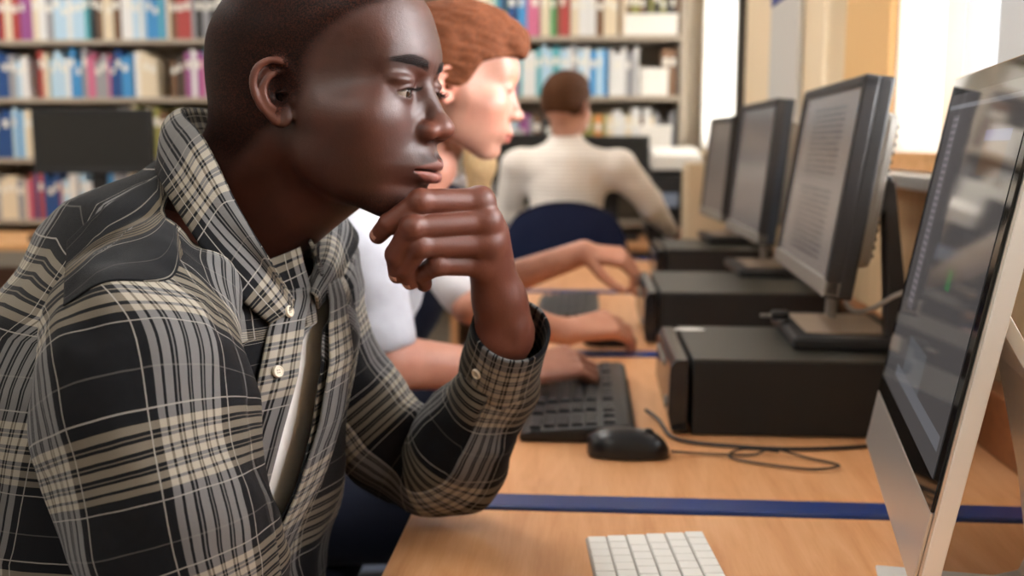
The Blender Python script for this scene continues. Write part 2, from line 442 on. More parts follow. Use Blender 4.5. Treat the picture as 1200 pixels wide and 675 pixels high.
def fill(x0, x1, z, seq, place, wr_=(.02, .042), hr=(.20, .25), seed=0, gaps=()):
    """books side by side; seq = list of (colour, share of the width) runs"""
    R = random.Random(seed); tot = sum(s_ for _, s_ in seq); x = x0; row = []
    for c, s_ in seq:
        end = x+(x1-x0)*s_/tot
        if c is None: x = end; continue
        cs = c if isinstance(c, tuple) else (c,)
        while x < end-.012:
            w = min(R.choice([.02, .026, .032, .038]), max(.014, end-x))
            w = round(w, 3); h = round(R.uniform(*hr), 2); cc = R.choice(cs)
            row.append((book(x+w/2, w-.001, z, h, .17, cc), cc)); x += w
        x = max(x, end) if x < end else x
    n = {}
    for o, c in row: n[c] = n.get(c, 0)+1
    k = {}
    for o, c in row:
        i = k.get(c, 0); k[c] = i+1
        pre = 'only ' if n[c] == 1 else ORD[min(i, 19)]+' '
        tag(o, '%s%s book from the left on the %s' % (pre, c, place) if n[c] > 1 else 'only %s book on the %s' % (c, place), 'book', 'books on the '+place)
W = ('white', 'pale blue', 'cream', 'white', 'grey')
LX0, LX1 = -3.03, -1.79
fill(LX0, LX1, LEV[4], [('navy blue', .7), (('red', 'brown', 'cream'), .9), ('magenta', .5), (W, 1.6), (('teal', 'pale blue'), .8), (('cream', 'brown', 'black'), 1.2), (('white', 'pale blue'), 1), (('bright blue', 'teal'), .8), (('brown', 'cream', 'red'), 1.0), (('black', 'grey'), 1.3)], 'top shelf at the far left', hr=(.19, .24), seed=3)
fill(LX0, LX1, LEV[3], [('navy blue', 1.2), (W, 1.0), (None, .5), (('red', 'cream'), .6), (('pale blue', 'bright blue', 'white'), 1.6), (('white', 'grey', 'pink'), 1.4), (('navy blue', 'red', 'bright blue'), 1.2), (('white', 'cream'), 1.1), (None, .7), (('brown', 'black'), .7), (('pink', 'magenta', 'white'), 1.0), (('green', 'teal'), 1.0)], 'second shelf at the far left', hr=(.18, .24), seed=5)
fill(LX0, LX1, LEV[2], [('navy blue', .9), (('bright blue', 'pale blue'), .5), (('white', 'grey', 'cream'), 1.5), (('brown', 'red'), .9), (('cream', 'grey'), 1.8), (('olive', 'brown', 'cream'), 2.3), (('orange', 'cream'), 1.2)], 'third shelf at the far left', hr=(.20, .26), seed=8)
fill(LX0, LX1, LEV[1], [(('cream', 'grey'), 1.0), (('navy blue', 'red', 'pink'), 1.0), (W, .9), (('bright blue', 'teal'), .6), (('grey', 'cream'), 1.3), (('white', 'brown'), 2)], 'shelf behind the left black monitor', hr=(.19, .24), seed=9)
CX0, CX1 = -.585, .425
fill(CX0, CX1, LEV[4], [(('green', 'brown', 'cream'), 1.1), (('teal', 'dark green', 'navy blue'), .9), ('bright blue', .35), ('pink', .55), (('grey', 'cream', 'green'), .6), (('red', 'brown'), .6), (W, 1.0), (('brown', 'cream'), 1.4), (('black', 'brown', 'olive'), 1.9)], 'top shelf by the far window', hr=(.19, .24), seed=11)
fill(CX0, CX1, LEV[3], [(('pale blue', 'cream'), .5), ('bright blue', .7), ('white', .3), (('pink', 'magenta'), .55), (('pale blue', 'white', 'teal'), 1.7), (('white', 'pale blue', 'grey'), 1.2), (('pale blue', 'bright blue'), .8), (('white', 'grey'), 1.2), (None, .9), (('black', 'brown'), .7)], 'second shelf by the far window', hr=(.20, .245), seed=12)
fill(CX0, CX1, LEV[2], [(('grey', 'brown'), .4), (('olive', 'green'), .4), (('white', 'pale blue'), 1.0), (('magenta', 'grey'), .5), (('black', 'brown'), 1.6), (('olive', 'orange'), 1.0), (('cream', 'white', 'brown'), 1.7), (('black', 'grey'), .8)], 'third shelf by the far window', hr=(.18, .24), seed=14)
fill(CX0, CX0+.3, LEV[1], [('navy blue', .5), (('cream', 'white'), 1), (('white', 'olive'), 1)], 'low shelf behind the ginger haired man', hr=(.20, .25), seed=15)
# pale boxes added in place of blurred bright reflections between the books
for (x, z, w, h, lab) in ((.19, LEV[4], .25, .10, 'low cream box in place of a blurred highlight on the top shelf'), (.21, LEV[3], .13, .13, 'white box in place of a blurred highlight on the second shelf'), (.22, LEV[2], .15, .16, 'white box in place of a blurred highlight on the third shelf')):
    r = empty('highlight_box', (x+.10, SHY+.06, z)); tag(r, lab, 'box')
    B().box((0, 0, h*.4), (w, .10, h*.8), bevel=.004).build('box_body', M_WHITE, r)
    B().box((0, 0, h*.9), (w+.006, .106, h*.2), bevel=.004).build('lid', M_WHITE, r)
# ================================================================ computers on the desks
DZ = .721          # desk surface
M_ALU = mat('brushed_aluminium', '#cfcbc6', .32, .75)
M_ALUB = mat('bright_aluminium', '#f0efec', .35, .35)
M_BEZ = mat('glossy_black_bezel', '#0b0b0c', .06)
M_DARK = mat('dark_grey_plastic', '#232224', .42)
M_DARK2 = mat('charcoal_plastic', '#18181a', .5)
M_CASE = mat('black_case_metal', '#0e0d0c', .6)
M_CASETOP = mat('case_top_metal', '#2b2922', .45)
M_SLATE = mat('slate_side_plastic', '#202a36', .42)
M_SILVER = mat('silver_plastic', '#8c8983', .38, .35)
M_CABLE = mat('black_cable', '#141416', .45)
M_CABLEG = mat('grey_cable', '#9b9892', .5)
# screens
def screen_mat(name, base, text, col, scl, bright=.9, dens=.55):
    m = mat(name, '#101010', .25); n = NT(m)
    tc = n.node('ShaderNodeTexCoord'); uv = tc.outputs['UV']
    sx = n.node('ShaderNodeSeparateXYZ'); n.l.new(uv, sx.inputs[0]); u, v = sx.outputs[0], sx.outputs[1]
    fr = n.math('FRACT', n.math('MULTIPLY', v, scl))
    line = n.math('LESS_THAN', fr, .5)
    row = n.math('FLOOR', n.math('MULTIPLY', v, scl))
    cmb = n.node('ShaderNodeCombineXYZ'); n.l.new(n.math('MULTIPLY', u, 60), cmb.inputs[0]); n.l.new(n.math('MULTIPLY', row, 7.3), cmb.inputs[1])
    nz = n.noise(cmb.outputs[0], 1.0, 1)
    word = n.math('GREATER_THAN', nz, 1-dens)
    colm = n.math('MULTIPLY', n.math('GREATER_THAN', u, col[0]), n.math('LESS_THAN', u, col[1]))
    vm = n.math('MULTIPLY', n.math('GREATER_THAN', v, .05), n.math('LESS_THAN', v, .92))
    gap = n.math('GREATER_THAN', n.math('ABSOLUTE', n.math('SUBTRACT', v, .48)), .03)
    f = n.math('MULTIPLY', n.math('MULTIPLY', n.math('MULTIPLY', line, word), colm), n.math('MULTIPLY', vm, gap))
    c = n.mix(f, hexc(base), hexc(text))
    n.set('Emission Color', c); n.b.inputs['Emission Strength'].default_value = bright
    n.b.inputs['Specular IOR Level'].default_value = .35
    return m
def quad_uv(name, corners, m, parent):
    """corners: bottom-left, bottom-right, top-right, top-left as seen from the front"""
    return mesh_obj(name, corners, [(0, 1, 2, 3)], m, parent, uv=[(0, 0), (1, 0), (1, 1), (0, 1)])
def frame_box(b, w, h, t, bz, x0=0, bzb=None):
    """picture frame in the local y-z plane, front at -x; w along y, h up from z=0"""
    bzb = bz if bzb is None else bzb
    b.box((x0, 0, h-bz/2), (t, w, bz), bevel=.003); b.box((x0, 0, bzb/2), (t, w, bzb), bevel=.003)
    for s_ in (-1, 1): b.box((x0, s_*(w-bz)/2, h/2), (t, bz, h-.004), bevel=.003)

# ---- the big silver all-in-one computer: panel plane local y (width, + = away from camera) z (height), front = -x
r = empty('all_in_one_computer', (.345, 1.01, DZ), 0); tag(r, 'large silver all-in-one computer with glossy black screen at the front', 'computer')
r.rotation_euler = (0, 0, math.radians(-10))
TLT = math.radians(10.2)
def tilt(o, piv):      # place a part built in panel space (origin at the panel's bottom edge)
    o.location = piv; o.rotation_euler = (0, TLT, 0); return o
PW, PH = .428, .437; PIV = (-.043, 0, .073)
b = B(); b.mi = 0
prof = [(0, 0), (0, PH), (.006, PH), (.012, PH-.004), (.030, PH*.72), (.034, PH*.5), (.030, PH*.25), (.012, .004), (.006, 0)]
b.box((.0085, 0, PH/2), (.017, PW, PH), bevel=.0015)
b.prism([(.012, .05), (.012, PH-.05), (.024, PH*.78), (.034, PH*.5), (.024, PH*.22)], 'y', -PW/2+.07, PW/2-.07, bevel=.004)
tilt(b.build('housing', M_ALU, r, smooth=True), PIV)
b = B(); frm = .006
b.box((.0095, -PW/2-.0006, PH/2), (.0140, .003, PH-.002), bevel=.0008); tilt(b.build('side_edge', M_ALUB, r), PIV)
CH = .066
b = B(); b.box((-.0015, 0, CH/2+.0005), (.003, PW, CH-.001), bevel=.001); tilt(b.build('chin', M_ALU, r), PIV)
b = B(); b.box((-.0015, 0, (PH+CH)/2), (.003, PW-.001, PH-CH-.001), bevel=.001); gl = tilt(b.build('glass', M_BEZ, r), PIV)
# desktop picture: dim document window and coloured tiles
m = mat('computer_display', '#050506', .05); n = NT(m)
tc = n.node('ShaderNodeTexCoord'); sx = n.node('ShaderNodeSeparateXYZ'); n.l.new(tc.outputs['UV'], sx.inputs[0]); u, v = sx.outputs[0], sx.outputs[1]
def rect(n, u, v, a, b_, c, d):
    return n.math('MULTIPLY', n.math('MULTIPLY', n.math('GREATER_THAN', u, a), n.math('LESS_THAN', u, b_)), n.math('MULTIPLY', n.math('GREATER_THAN', v, c), n.math('LESS_THAN', v, d)))
col = n.mix(rect(n, u, v, .10, .20, .28, .93), (.060, .055, .055, 1), (.10, .09, .095, 1))
col = n.mix(rect(n, u, v, .0, 1, .95, .965), col, (.16, .16, .17, 1))
lines = n.math('MULTIPLY', rect(n, u, v, .115, .185, .3, .92), n.math('LESS_THAN', n.math('FRACT', n.math('MULTIPLY', v, 46)), .4))
col = n.mix(lines, col, (.17, .15, .16, 1))
col = n.mix(rect(n, u, v, .20, .97, .06, .10), col, (.11, .11, .12, 1))
col = n.mix(rect(n, u, v, .60, .66, .42, .48), col, (.035, .12, .05, 1))
col = n.mix(rect(n, u, v, .62, .90, .845, .875), col, (.09, .11, .22, 1))
col = n.mix(rect(n, u, v, .62, .88, .75, .84), col, (.09, .055, .035, 1))
col = n.mix(rect(n, u, v, .30, .60, .10, .22), col, (.085, .085, .09, 1))
n.set('Emission Color', col); n.b.inputs['Emission Strength'].default_value = .6; n.b.inputs['Specular IOR Level'].default_value = .8
bz = .021
sy = PW/2-bz; z0, z1 = CH+.022, PH-bz
s_ = quad_uv('display', [(-.0035, sy, z0), (-.0035, -sy, z0), (-.0035, -sy, z1), (-.0035, sy, z1)], m, r); tilt(s_, PIV)
# curved foot and neck
b = B()
pts = [(-.135, 0), (-.135, .006), (.075, .007), (.098, .018), (.104, .05), (.075, .22), (.058, .28), (.050, .28), (.066, .22), (.094, .052), (.088, .022), (.072, .012), (-.12, .0)]
b.prism([(-.135, 0), (-.137, .003), (-.133, .006), (.070, .007), (.092, .018), (.098, .045), (.066, .21), (.036, .262), (.026, .256), (.054, .20), (.1045, .05), (.1055, .03), (.10, .010), (.085, .0)][:0] or
        [(-.045, .0), (-.045, .005), (.066, .006), (.088, .014), (.094, .032), (.078, .12), (.050, .235), (.012, .30), (.022, .306), (.060, .24), (.088, .125), (.105, .034), (.098, .010), (.078, .0)], 'y', -.098, .098, bevel=.0018)
st = b.build('stand', M_ALUB, r, smooth=True)
for v_ in st.data.vertices:       # the neck narrows towards the hinge
    if v_.co.z > .02: v_.co.y *= 1-.25*min(1, (v_.co.z-.02)/.2)
st.location = (-.005, -.095, 0)

# ---- black flat monitors
def monitor(loc, rz, w, h, tl, lab, smat, bottom=.21, bez=M_DARK, side=M_DARK2, silver_bottom=True, style='strut', basez=0, group=None):
    r = empty('flat_monitor', loc, rz); tag(r, lab, 'monitor', group)
    def T(o): o.location = (0, 0, bottom); o.rotation_euler = (0, tl, 0); return o
    b = B(); b.mi = 0; frame_box(b, w, h, .022, .017, x0=.0, bzb=.002)
    T(b.build('bezel', bez, r))
    b = B(); b.box((.0, 0, .013), (.024, w, .025), bevel=.003); T(b.build('lower_bezel', M_SILVER if silver_bottom else bez, r))
    b = B(); b.box((.020, 0, h/2), (.022, w+.001, h+.001), bevel=.004)
    T(b.build('side_shell', side, r))
    b = B(); b.box((.044, 0, h/2), (.034, w*.8, h*.72), bevel=.012); hv = T(b.build('rear_housing', M_SILVER if silver_bottom else side, r))
    b = B()
    for k in range(16): b.box((.0625, 0, h*.2+k*h*.04), (.004, w*.74, h*.018), bevel=.001)
    T(b.build('vent', M_DARK2, r))
    s_ = quad_uv('screen', [(-.006, w/2-.016, .024), (-.006, -w/2+.016, .024), (-.006, -w/2+.016, h-.016), (-.006, w/2-.016, h-.016)], smat, r); T(s_)
    if style == 'strut':
        # rectangular base with a raised rim, silver front post, dark rear strut leaning up to the panel
        b = B(); b.mi = 0; b.box((.052, -.050, .011), (.18, .25, .021), bevel=.006); b.build('base', M_DARK2, r)
        b = B(); b.box((.052, -.050, .0225), (.13, .18, .003), bevel=.001); b.build('base_inlay', mat('base_inlay_brown', '#8f7d6c', .4), r)
        b = B(); b.box((.040, -.06, bottom*.5+.03), (.014, .034, bottom-.01), rot=(0, .04, 0), bevel=.004); b.build('front_post', M_SILVER, r)
        b = B(); b.prism([(.105, .012), (.140, .012), (.105, bottom+h*.52), (.088, bottom+h*.52)], 'y', -.165, -.130, bevel=.004); b.build('rear_strut', M_DARK, r)
        b = B(); b.box((.078, -.115, bottom+h*.45), (.05, .10, .06), bevel=.008); b.build('hinge', M_DARK2, r)
    else:
        b = B(); b.prism(rrect(.19, .25, .03), 'z', 0, .016, bevel=.004); b.build('base', side, r)
        b = B(); b.box((.05, 0, bottom*.5+.05), (.024, .07, bottom+.10), bevel=.006); b.build('neck', side, r)
    return r
M_SCR1 = screen_mat('document_screen', '#8c7f76', '#554d4b', (.22, .80), 30, .36, .62)
M_SCR2 = screen_mat('grey_screen', '#7d746f', '#6a625f', (.1, .9), 30, .34)
M_SCR3 = mat('dark_screen_off', '#0f0f0d', .35)
M_SCR4 = mat('warm_grey_screen', '#3a3330', .3); M_SCR4.node_tree.nodes['Principled BSDF'].inputs['Emission Color'].default_value = hexc('#8c7f77'); M_SCR4.node_tree.nodes['Principled BSDF'].inputs['Emission Strength'].default_value = .14
CZ = .721+.115
def at_panel(a, b_):  # centre and yaw from near and far bottom corners
    c = ((a[0]+b_[0])/2, (a[1]+b_[1])/2); return c, math.atan2(b_[0]-a[0], b_[1]-a[1])
c, yw = at_panel((.348, 1.50), (.366, 2.0))
monitor((c[0]+.004, c[1], CZ), -yw, .50, .322, math.radians(8.3), 'black flat monitor showing a page of text, the nearest of its row', M_SCR1, bottom=.93-CZ)
c, yw = at_panel((.401, 2.40), (.391, 2.86))
monitor((c[0], c[1], CZ), -yw, .47, .335, math.radians(6), 'black flat monitor second in the row, grey screen and slate blue side', M_SCR2, bottom=.922-CZ, side=M_SLATE)
monitor((.420, 3.50, CZ), math.radians(3), .42, .335, math.radians(5), 'black flat monitor third and furthest in the row by the beige cabinet', M_SCR4, bottom=.908-CZ, side=M_SLATE)

# ---- desktop computer cases lying flat; front panel faces -x
def case(x, y0, y1, L, lab, H=.115, z=DZ):
    r = empty('computer_case', (x, (y0+y1)/2, z)); tag(r, lab, 'computer case'); D = y1-y0
    b = B(); b.box((.02+L/2, 0, H/2-.001), (L-.02, D, H-.004), bevel=.002); b.build('case_body', M_CASE, r)
    B().box((.02+L/2, 0, H-.001), (L-.02, D, .003), bevel=.001).build('lid', M_CASETOP, r)
    b = B(); pr = [(.023, .004), (.023, H-.001), (.004, H-.001), (-.004, H-.012), (-.006, .03), (-.001, .006)]
    b.prism([(p[0], p[1]) for p in pr], 'y', -D/2, D/2, bevel=.002); b.build('front_panel', mat('glossy_dark_front', '#1c1e22', .2), r)
    b = B(); b.box((-.0055, D*.12, H*.76), (.003, D*.5, .010), bevel=.001); b.build('drive_tray', M_SILVER, r)
    b = B(); b.cyl((-.0085, -D*.34, H*.35), (-.004, -D*.34, H*.35), .009); b.build('power_button', M_SILVER, r)
    for s_ in (.1, .9):
        for t_ in (-.4, .4): pass
    return r
case(.128, 1.50, 1.785, .40, 'black desktop computer case lying flat under the nearest black monitor')
case(.128, 2.20, 2.57, .40, 'black desktop computer case lying flat under the second black monitor')
case(.215, 3.17, 3.53, .34, 'black desktop computer case lying flat under the small third monitor', H=.11)
# small things on the nearest case
r = B().prism([(.026*math.cos(a*math.pi/12), .012*math.sin(a*math.pi/12)) for a in range(24)], 'z', 0, .0008).build('sticker', M_ALUB)
r.location = (.175, 1.745, CZ+.001); tag(r, 'pale oval sticker on top of the nearest black case', 'sticker')
r = empty('usb_dongle', (.322, 1.72, CZ+.0245)); tag(r, 'small black plug lying on the base of the nearest black monitor', 'plug')
B().box((0, 0, .008), (.03, .02, .016), bevel=.005).build('plug_body', M_CABLE, r)
B().box((-.022, .004, .006), (.018, .012, .005), bevel=.001).build('plug_tip', M_SILVER, r)

# ---- cables
def cable(name, pts, rad, m, lab, n=60):
    P = catmull(np.array(pts), n); o = B().tube(P, rad, 8).build(name, m, smooth=True); tag(o, lab, 'cable'); return o
z = DZ+.003
cable('mouse_cable', [(.118, 1.392, z+.004), (.16, 1.398, z), (.205, 1.395, z), (.235, 1.40, z), (.262, 1.408, z+.006), (.30, 1.392, z), (.335, 1.365, z), (.334, 1.345, z+.002), (.30, 1.338, z), (.25, 1.352, z), (.205, 1.375, z), (.198, 1.388, z+.003), (.222, 1.405, z+.006), (.27, 1.415, z)], .0017, M_CABLE, 'thin dark mouse cable curled in a loop on the desk')
cable('keyboard_cable', [(.095, 1.60, z+.008), (.112, 1.56, z+.004), (.118, 1.53, z), (.125, 1.482, z), (.15, 1.455, z), (.20, 1.44, z), (.28, 1.43, z), (.36, 1.44, z), (.45, 1.47, z), (.55, 1.50, z)], .0028, M_CABLE, 'thick black cable running along the front of the nearest computer case')
cable('monitor_cable', [(.40, 1.64, .935), (.405, 1.60, .90), (.425, 1.56, .905), (.46, 1.545, .93), (.50, 1.56, .935), (.545, 1.60, .925), (.565, 1.62, .88), (.57, 1.64, .80)], .0035, M_CABLEG, 'grey video cable looping behind the nearest black monitor')

# ---- white slim keyboard (long side along y), columns seen as rows
def keyboard(name, loc, rz, wx, wy, th, body, keym, lab, ncol, nrow, curve=False, bpart='body'):
    r = empty(name, loc, rz); tag(r, lab, 'keyboard')
    return r
r = empty('slim_keyboard', (.0765, .944, DZ), math.radians(5)); tag(r, 'slim white keyboard with silver rim on the front desk', 'keyboard')
KWX, KWY = .128, .27
b = B(); b.prism([(-KWX/2, 0), (-KWX/2, .0045), (KWX/2-.012, .010), (KWX/2, .010), (KWX/2, .004), (KWX/2-.008, 0)], 'y', -KWY/2, KWY/2, bevel=.001); b.build('keyboard_body', mat('keyboard_gap_grey', '#a29f99', .5, .1), r)
kw = .0202; M_KEY = mat('white_key', '#f1f1ee', .45)
_kc = {}
def key(kx, ky, dx, dy, m, parent, h=.0035, zf=None, top=.85):
    kk = (round(dx, 4), round(dy, 4), m.name, h)
    if kk not in _kc:
        b = B(); b2 = bmesh.new(); bmesh.ops.create_cube(b2, size=1); bmesh.ops.scale(b2, vec=(dx, dy, h), verts=b2.verts)
        for v_ in b2.verts:
            if v_.co.z > 0: v_.co.x *= top; v_.co.y *= top
        bmesh.ops.bevel(b2, geom=b2.edges[:], offset=.0006, segments=1, affect='EDGES'); b._merge(b2, (0, 0, h/2)); _kc[kk] = b.build('key', m, parent); o = _kc[kk]
    else: o = _kc[kk].copy(); COL.objects.link(o); o.parent = parent
    o.location = (kx, ky, zf(kx)); return o
zf = lambda x: .0045+(x+KWX/2)/(KWX-.012)*.0055
for i in range(6):
    kx = -KWX/2+.0115+i*.0211
    ys = []
    yy = KWY/2-.004; R = random.Random(i)
    first = [0.024, .018, .030, .026, .022, .018][i] if i else .018
    while yy > -KWY/2+.012:
        L = first if yy > KWY/2-.005 else (.018 if i or not (.05 > yy > -.05) else .1)
        L = min(L, yy+KWY/2-.003)
        key(kx, yy-L/2, .0192, L-.0012, M_KEY, r, h=.003, zf=zf, top=.97); yy -= L+.0004
# ---- black keyboard of the next desk
r = empty('black_keyboard', (-.012, 1.665, DZ), math.radians(0)); tag(r, 'thick black keyboard on the second desk under the pale hand', 'keyboard')
KX, KY = .168, .44; M_KB = mat('black_keyboard_plastic', '#131416', .42); M_KK = mat('black_key', '#222529', .4)
b = B(); b.prism([(-KX/2, 0), (-KX/2-.002, .012), (-KX/2+.02, .017), (KX/2-.04, .026), (KX/2-.012, .029), (KX/2, .022), (KX/2, 0)], 'y', -KY/2, KY/2, bevel=.004); b.build('keyboard_body', M_KB, r, smooth=True)
zf2 = lambda x: .016+(x+KX/2)/KX*.011
for i in range(6):
    kx = -KX/2+.022+i*.0205+(.006 if i == 5 else 0)
    yy = KY/2-.012
    cnt = 0
    while yy > -KY/2+.02:
        L = .0195 if not (i == 0 and .16 > yy > .04) else .10
        if i == 5 and int((KY/2-yy)/.02) % 5 == 4: yy -= .02; continue
        if abs(yy+.075) < .011 or abs(yy+.135) < .011: yy -= .012; continue
        key(kx, yy-L/2, .0185, L-.002, M_KK, r, h=.006, zf=zf2, top=.82); yy -= L; cnt += 1
# ---- mouse
def mouse(loc, rz, lab):
    r = empty('computer_mouse', loc, rz); tag(r, lab, 'mouse')
    n1, n2 = 40, 22; V = []; F = []
    for i in range(n1+1):
        t = i/n1; x = -.057+.114*t
        hw = .031*(1-abs(2*t-1)**3.2)**.5*(1+.05*math.cos(t*6)); hh = .037*(max(0, 1-abs((t-.42)/.60)**2.4))**.55 if t < 1 else .0
        hh = .036*max(0, (1-abs((t-.45)/.56)**2.6))**.5
        for k in range(n2+1):
            a = math.pi*k/n2; ca, sa = math.cos(a), math.sin(a)
            V.append((x, hw*abs(ca)**.75*(1 if ca > 0 else -1), .002+hh*sa**.8))
    for i in range(n1):
        for k in range(n2): q = i*(n2+1)+k; F.append((q, q+1, q+n2+2, q+n2+1))
    V2 = V; mesh_obj('mouse_shell', V2, F, mat('matt_black_mouse', '#101216', .3), r, smooth=True)
    b = B(); b.prism([(.050*math.cos(a*math.pi/16), .028*math.sin(a*math.pi/16)) for a in range(32)], 'z', 0, .004); b.build('mouse_base', M_CABLE, r)
    b = B(); b.cyl((.028, -.004, .030), (.028, .004, .030), .008); b.build('scroll_wheel', M_DARK, r)
    return r
mouse((.059, 1.395, DZ), 0, 'black computer mouse beside the black keyboard on the second desk')
m2 = mouse((.05, 2.195, DZ), 0, 'dark mouse under the far pale hand on the third desk')
r = empty('black_keyboard', (-.05, 2.62, DZ)); tag(r, 'dark keyboard on the third desk between the cases and the chair', 'keyboard')
b = B(); b.prism([(-.08, 0), (-.08, .012), (.06, .024), (.08, .022), (.08, 0)], 'y', -.20, .20, bevel=.004); b.build('keyboard_body', M_KB, r)
b = B()
for i in range(6):
    for k in range(18): b.box((-.062+i*.0215, -.185+k*.0217, .017+i*.0022), (.017, .018, .006), bevel=.001)
b.build('key_field', M_KK, r)

# ================================================================ far left desk with its monitor
r = empty('wooden_desk', (-2.55, 4.62, 0)); tag(r, 'orange wooden desk at the far left carrying a black monitor', 'desk')
B().box((0, 0, .705), (1.9, .66, .03), bevel=.004).build('desk_top', M_SILLWOOD, r)
B().box((0, -.315, .655), (1.9, .03, .075), bevel=.003).build('front_rail', mat('grey_rail', '#7d7263', .6), r)
for s_ in (-1, 1): B().box((s_*.9, 0, .345), (.04, .6, .69), bevel=.004).build('side_panel', M_SILLWOOD, r)
B().box((0, .2, .40), (1.76, .02, .5)).build('modesty_panel', M_BOARD, r)
def mon_y(loc, w, h, bottom, lab, smat=M_SCR3, rz=math.pi/2, basew=.25):
    m_ = monitor(loc, rz, w, h, 0, lab, smat, bottom=bottom, silver_bottom=False, style='neck', bez=M_DARK2)
    return m_
mon_y((-2.25, 4.55, DZ), .56, .29, .30, 'black switched off monitor on the orange desk at the far left')
r = empty('black_keyboard', (-2.24, 4.38, DZ+.0)); tag(r, 'black keyboard in front of the monitor at the far left', 'keyboard')
B().box((0, 0, .02), (.42, .15, .03), bevel=.006).build('keyboard_body', M_CABLE, r)
_b = B()
for i in range(5):
    for k in range(16): _b.box((-.19+k*.0253, -.055+i*.0265, .038), (.021, .021, .006))
_b.build('key_field', M_DARK2, r)
# ================================================================ desk, monitors and printer by the far window
r = empty('computer_desk', (-.02, 4.72, 0)); tag(r, 'wooden desk against the far bookcase with two black monitors and a printer', 'desk')
B().box((0, 0, .705), (1.18, .56, .03), bevel=.004).build('desk_top', M_DESK, r)
for s_ in (-1, 1): B().box((s_*.57, 0, .345), (.035, .5, .69), bevel=.004).build('side_panel', M_DESKEDGE, r)
mon_y((-.26, 4.80, DZ), .38, .29, .19, 'black monitor mostly hidden behind the man in the pale sweater')
mon_y((.105, 4.74, DZ), .34, .27, .20, 'black monitor between the sweater man and the printer')
r = empty('printer', (.385, 4.66, DZ+.001)); tag(r, 'black printer with white paper on top beside the far window', 'printer')
B().box((0, .03, .15), (.25, .36, .30), bevel=.02).build('printer_body', mat('printer_black', '#17181c', .35), r)
B().box((0, 0, .312), (.24, .32, .02), bevel=.006).build('scanner_lid', mat('printer_lid', '#24262b', .25), r)
B().box((.0, .02, .365), (.21, .30, .075), rot=(0.12, 0, 0), bevel=.004).build('paper_stack', M_WHITE, r)
B().box((-.05, -.155, .19), (.11, .01, .06), bevel=.003).build('control_panel', mat('control_blue_grey', '#8493ab', .3), r)
B().box((0, -.17, .05), (.19, .06, .02), bevel=.003).build('paper_tray', M_DARK2, r)
r = empty('storage_cabinet', (.47, 4.12, .0)); tag(r, 'tall beige cabinet edge standing beside the printer at the window wall', 'cabinet')
B().box((0, 0, .54), (.17, .22, 1.08), bevel=.006).build('cabinet_body', mat('beige_cabinet', '#c9b596', .6), r)
B().box((-.088, 0, .54), (.006, .20, 1.02), bevel=.002).build('door', mat('beige_cabinet', '#c9b596', .6), r)
# ================================================================ heads as implicit surfaces
def _ip(z, tab):
    t = np.array(tab); o = np.argsort(t[:, 0]); return np.interp(z, t[o, 0], t[o, 1])
PF = [(.06, .096), (.05, .098), (.038, .0985), (.024, .0965), (.010, .0955), (-.005, .0965), (-.02, .100), (-.032, .104), (-.045, .1085), (-.056, .1095), (-.066, .105), (-.074, .100), (-.084, .0985), (-.093, .0955), (-.101, .086), (-.109, .070)]
PB = [(.06, -.04), (0, -.03), (-.05, -.02), (-.08, -.008), (-.12, .01)]
PW_ = [(.06, .065), (.035, .067), (.02, .066), (0, .0665), (-.02, .0655), (-.04, .0600), (-.06, .0545), (-.08, .046), (-.095, .036), (-.11, .027), (-.12, .024)]
PX_ = [(.06, .0), (.02, .01), (-.02, .014), (-.05, .016), (-.08, .028), (-.11, .045)]
PN = [(.06, 2.5), (.03, 2.5), (.01, 2.35), (-.02, 2.15), (-.05, 2.1), (-.08, 2.1), (-.11, 2.1)]
def ear_frame(side=1):
    # origin at the ear canal opening; e0 forward, e1 up, e2 outward (towards +y); the ear leans back and flares out
    e0 = np.array((math.cos(math.radians(24)), -math.sin(math.radians(24)), 0)); up = np.array((-.16, .05, 1.0))
    e2 = np.cross(up, e0); e2 = -e2/np.linalg.norm(e2)
    if e2[1] < 0: e2 = -e2
    e1 = np.cross(e2, e0); 
    if e1[2] < 0: e1 = -e1
    e1 /= np.linalg.norm(e1)
    return e0, e1, e2
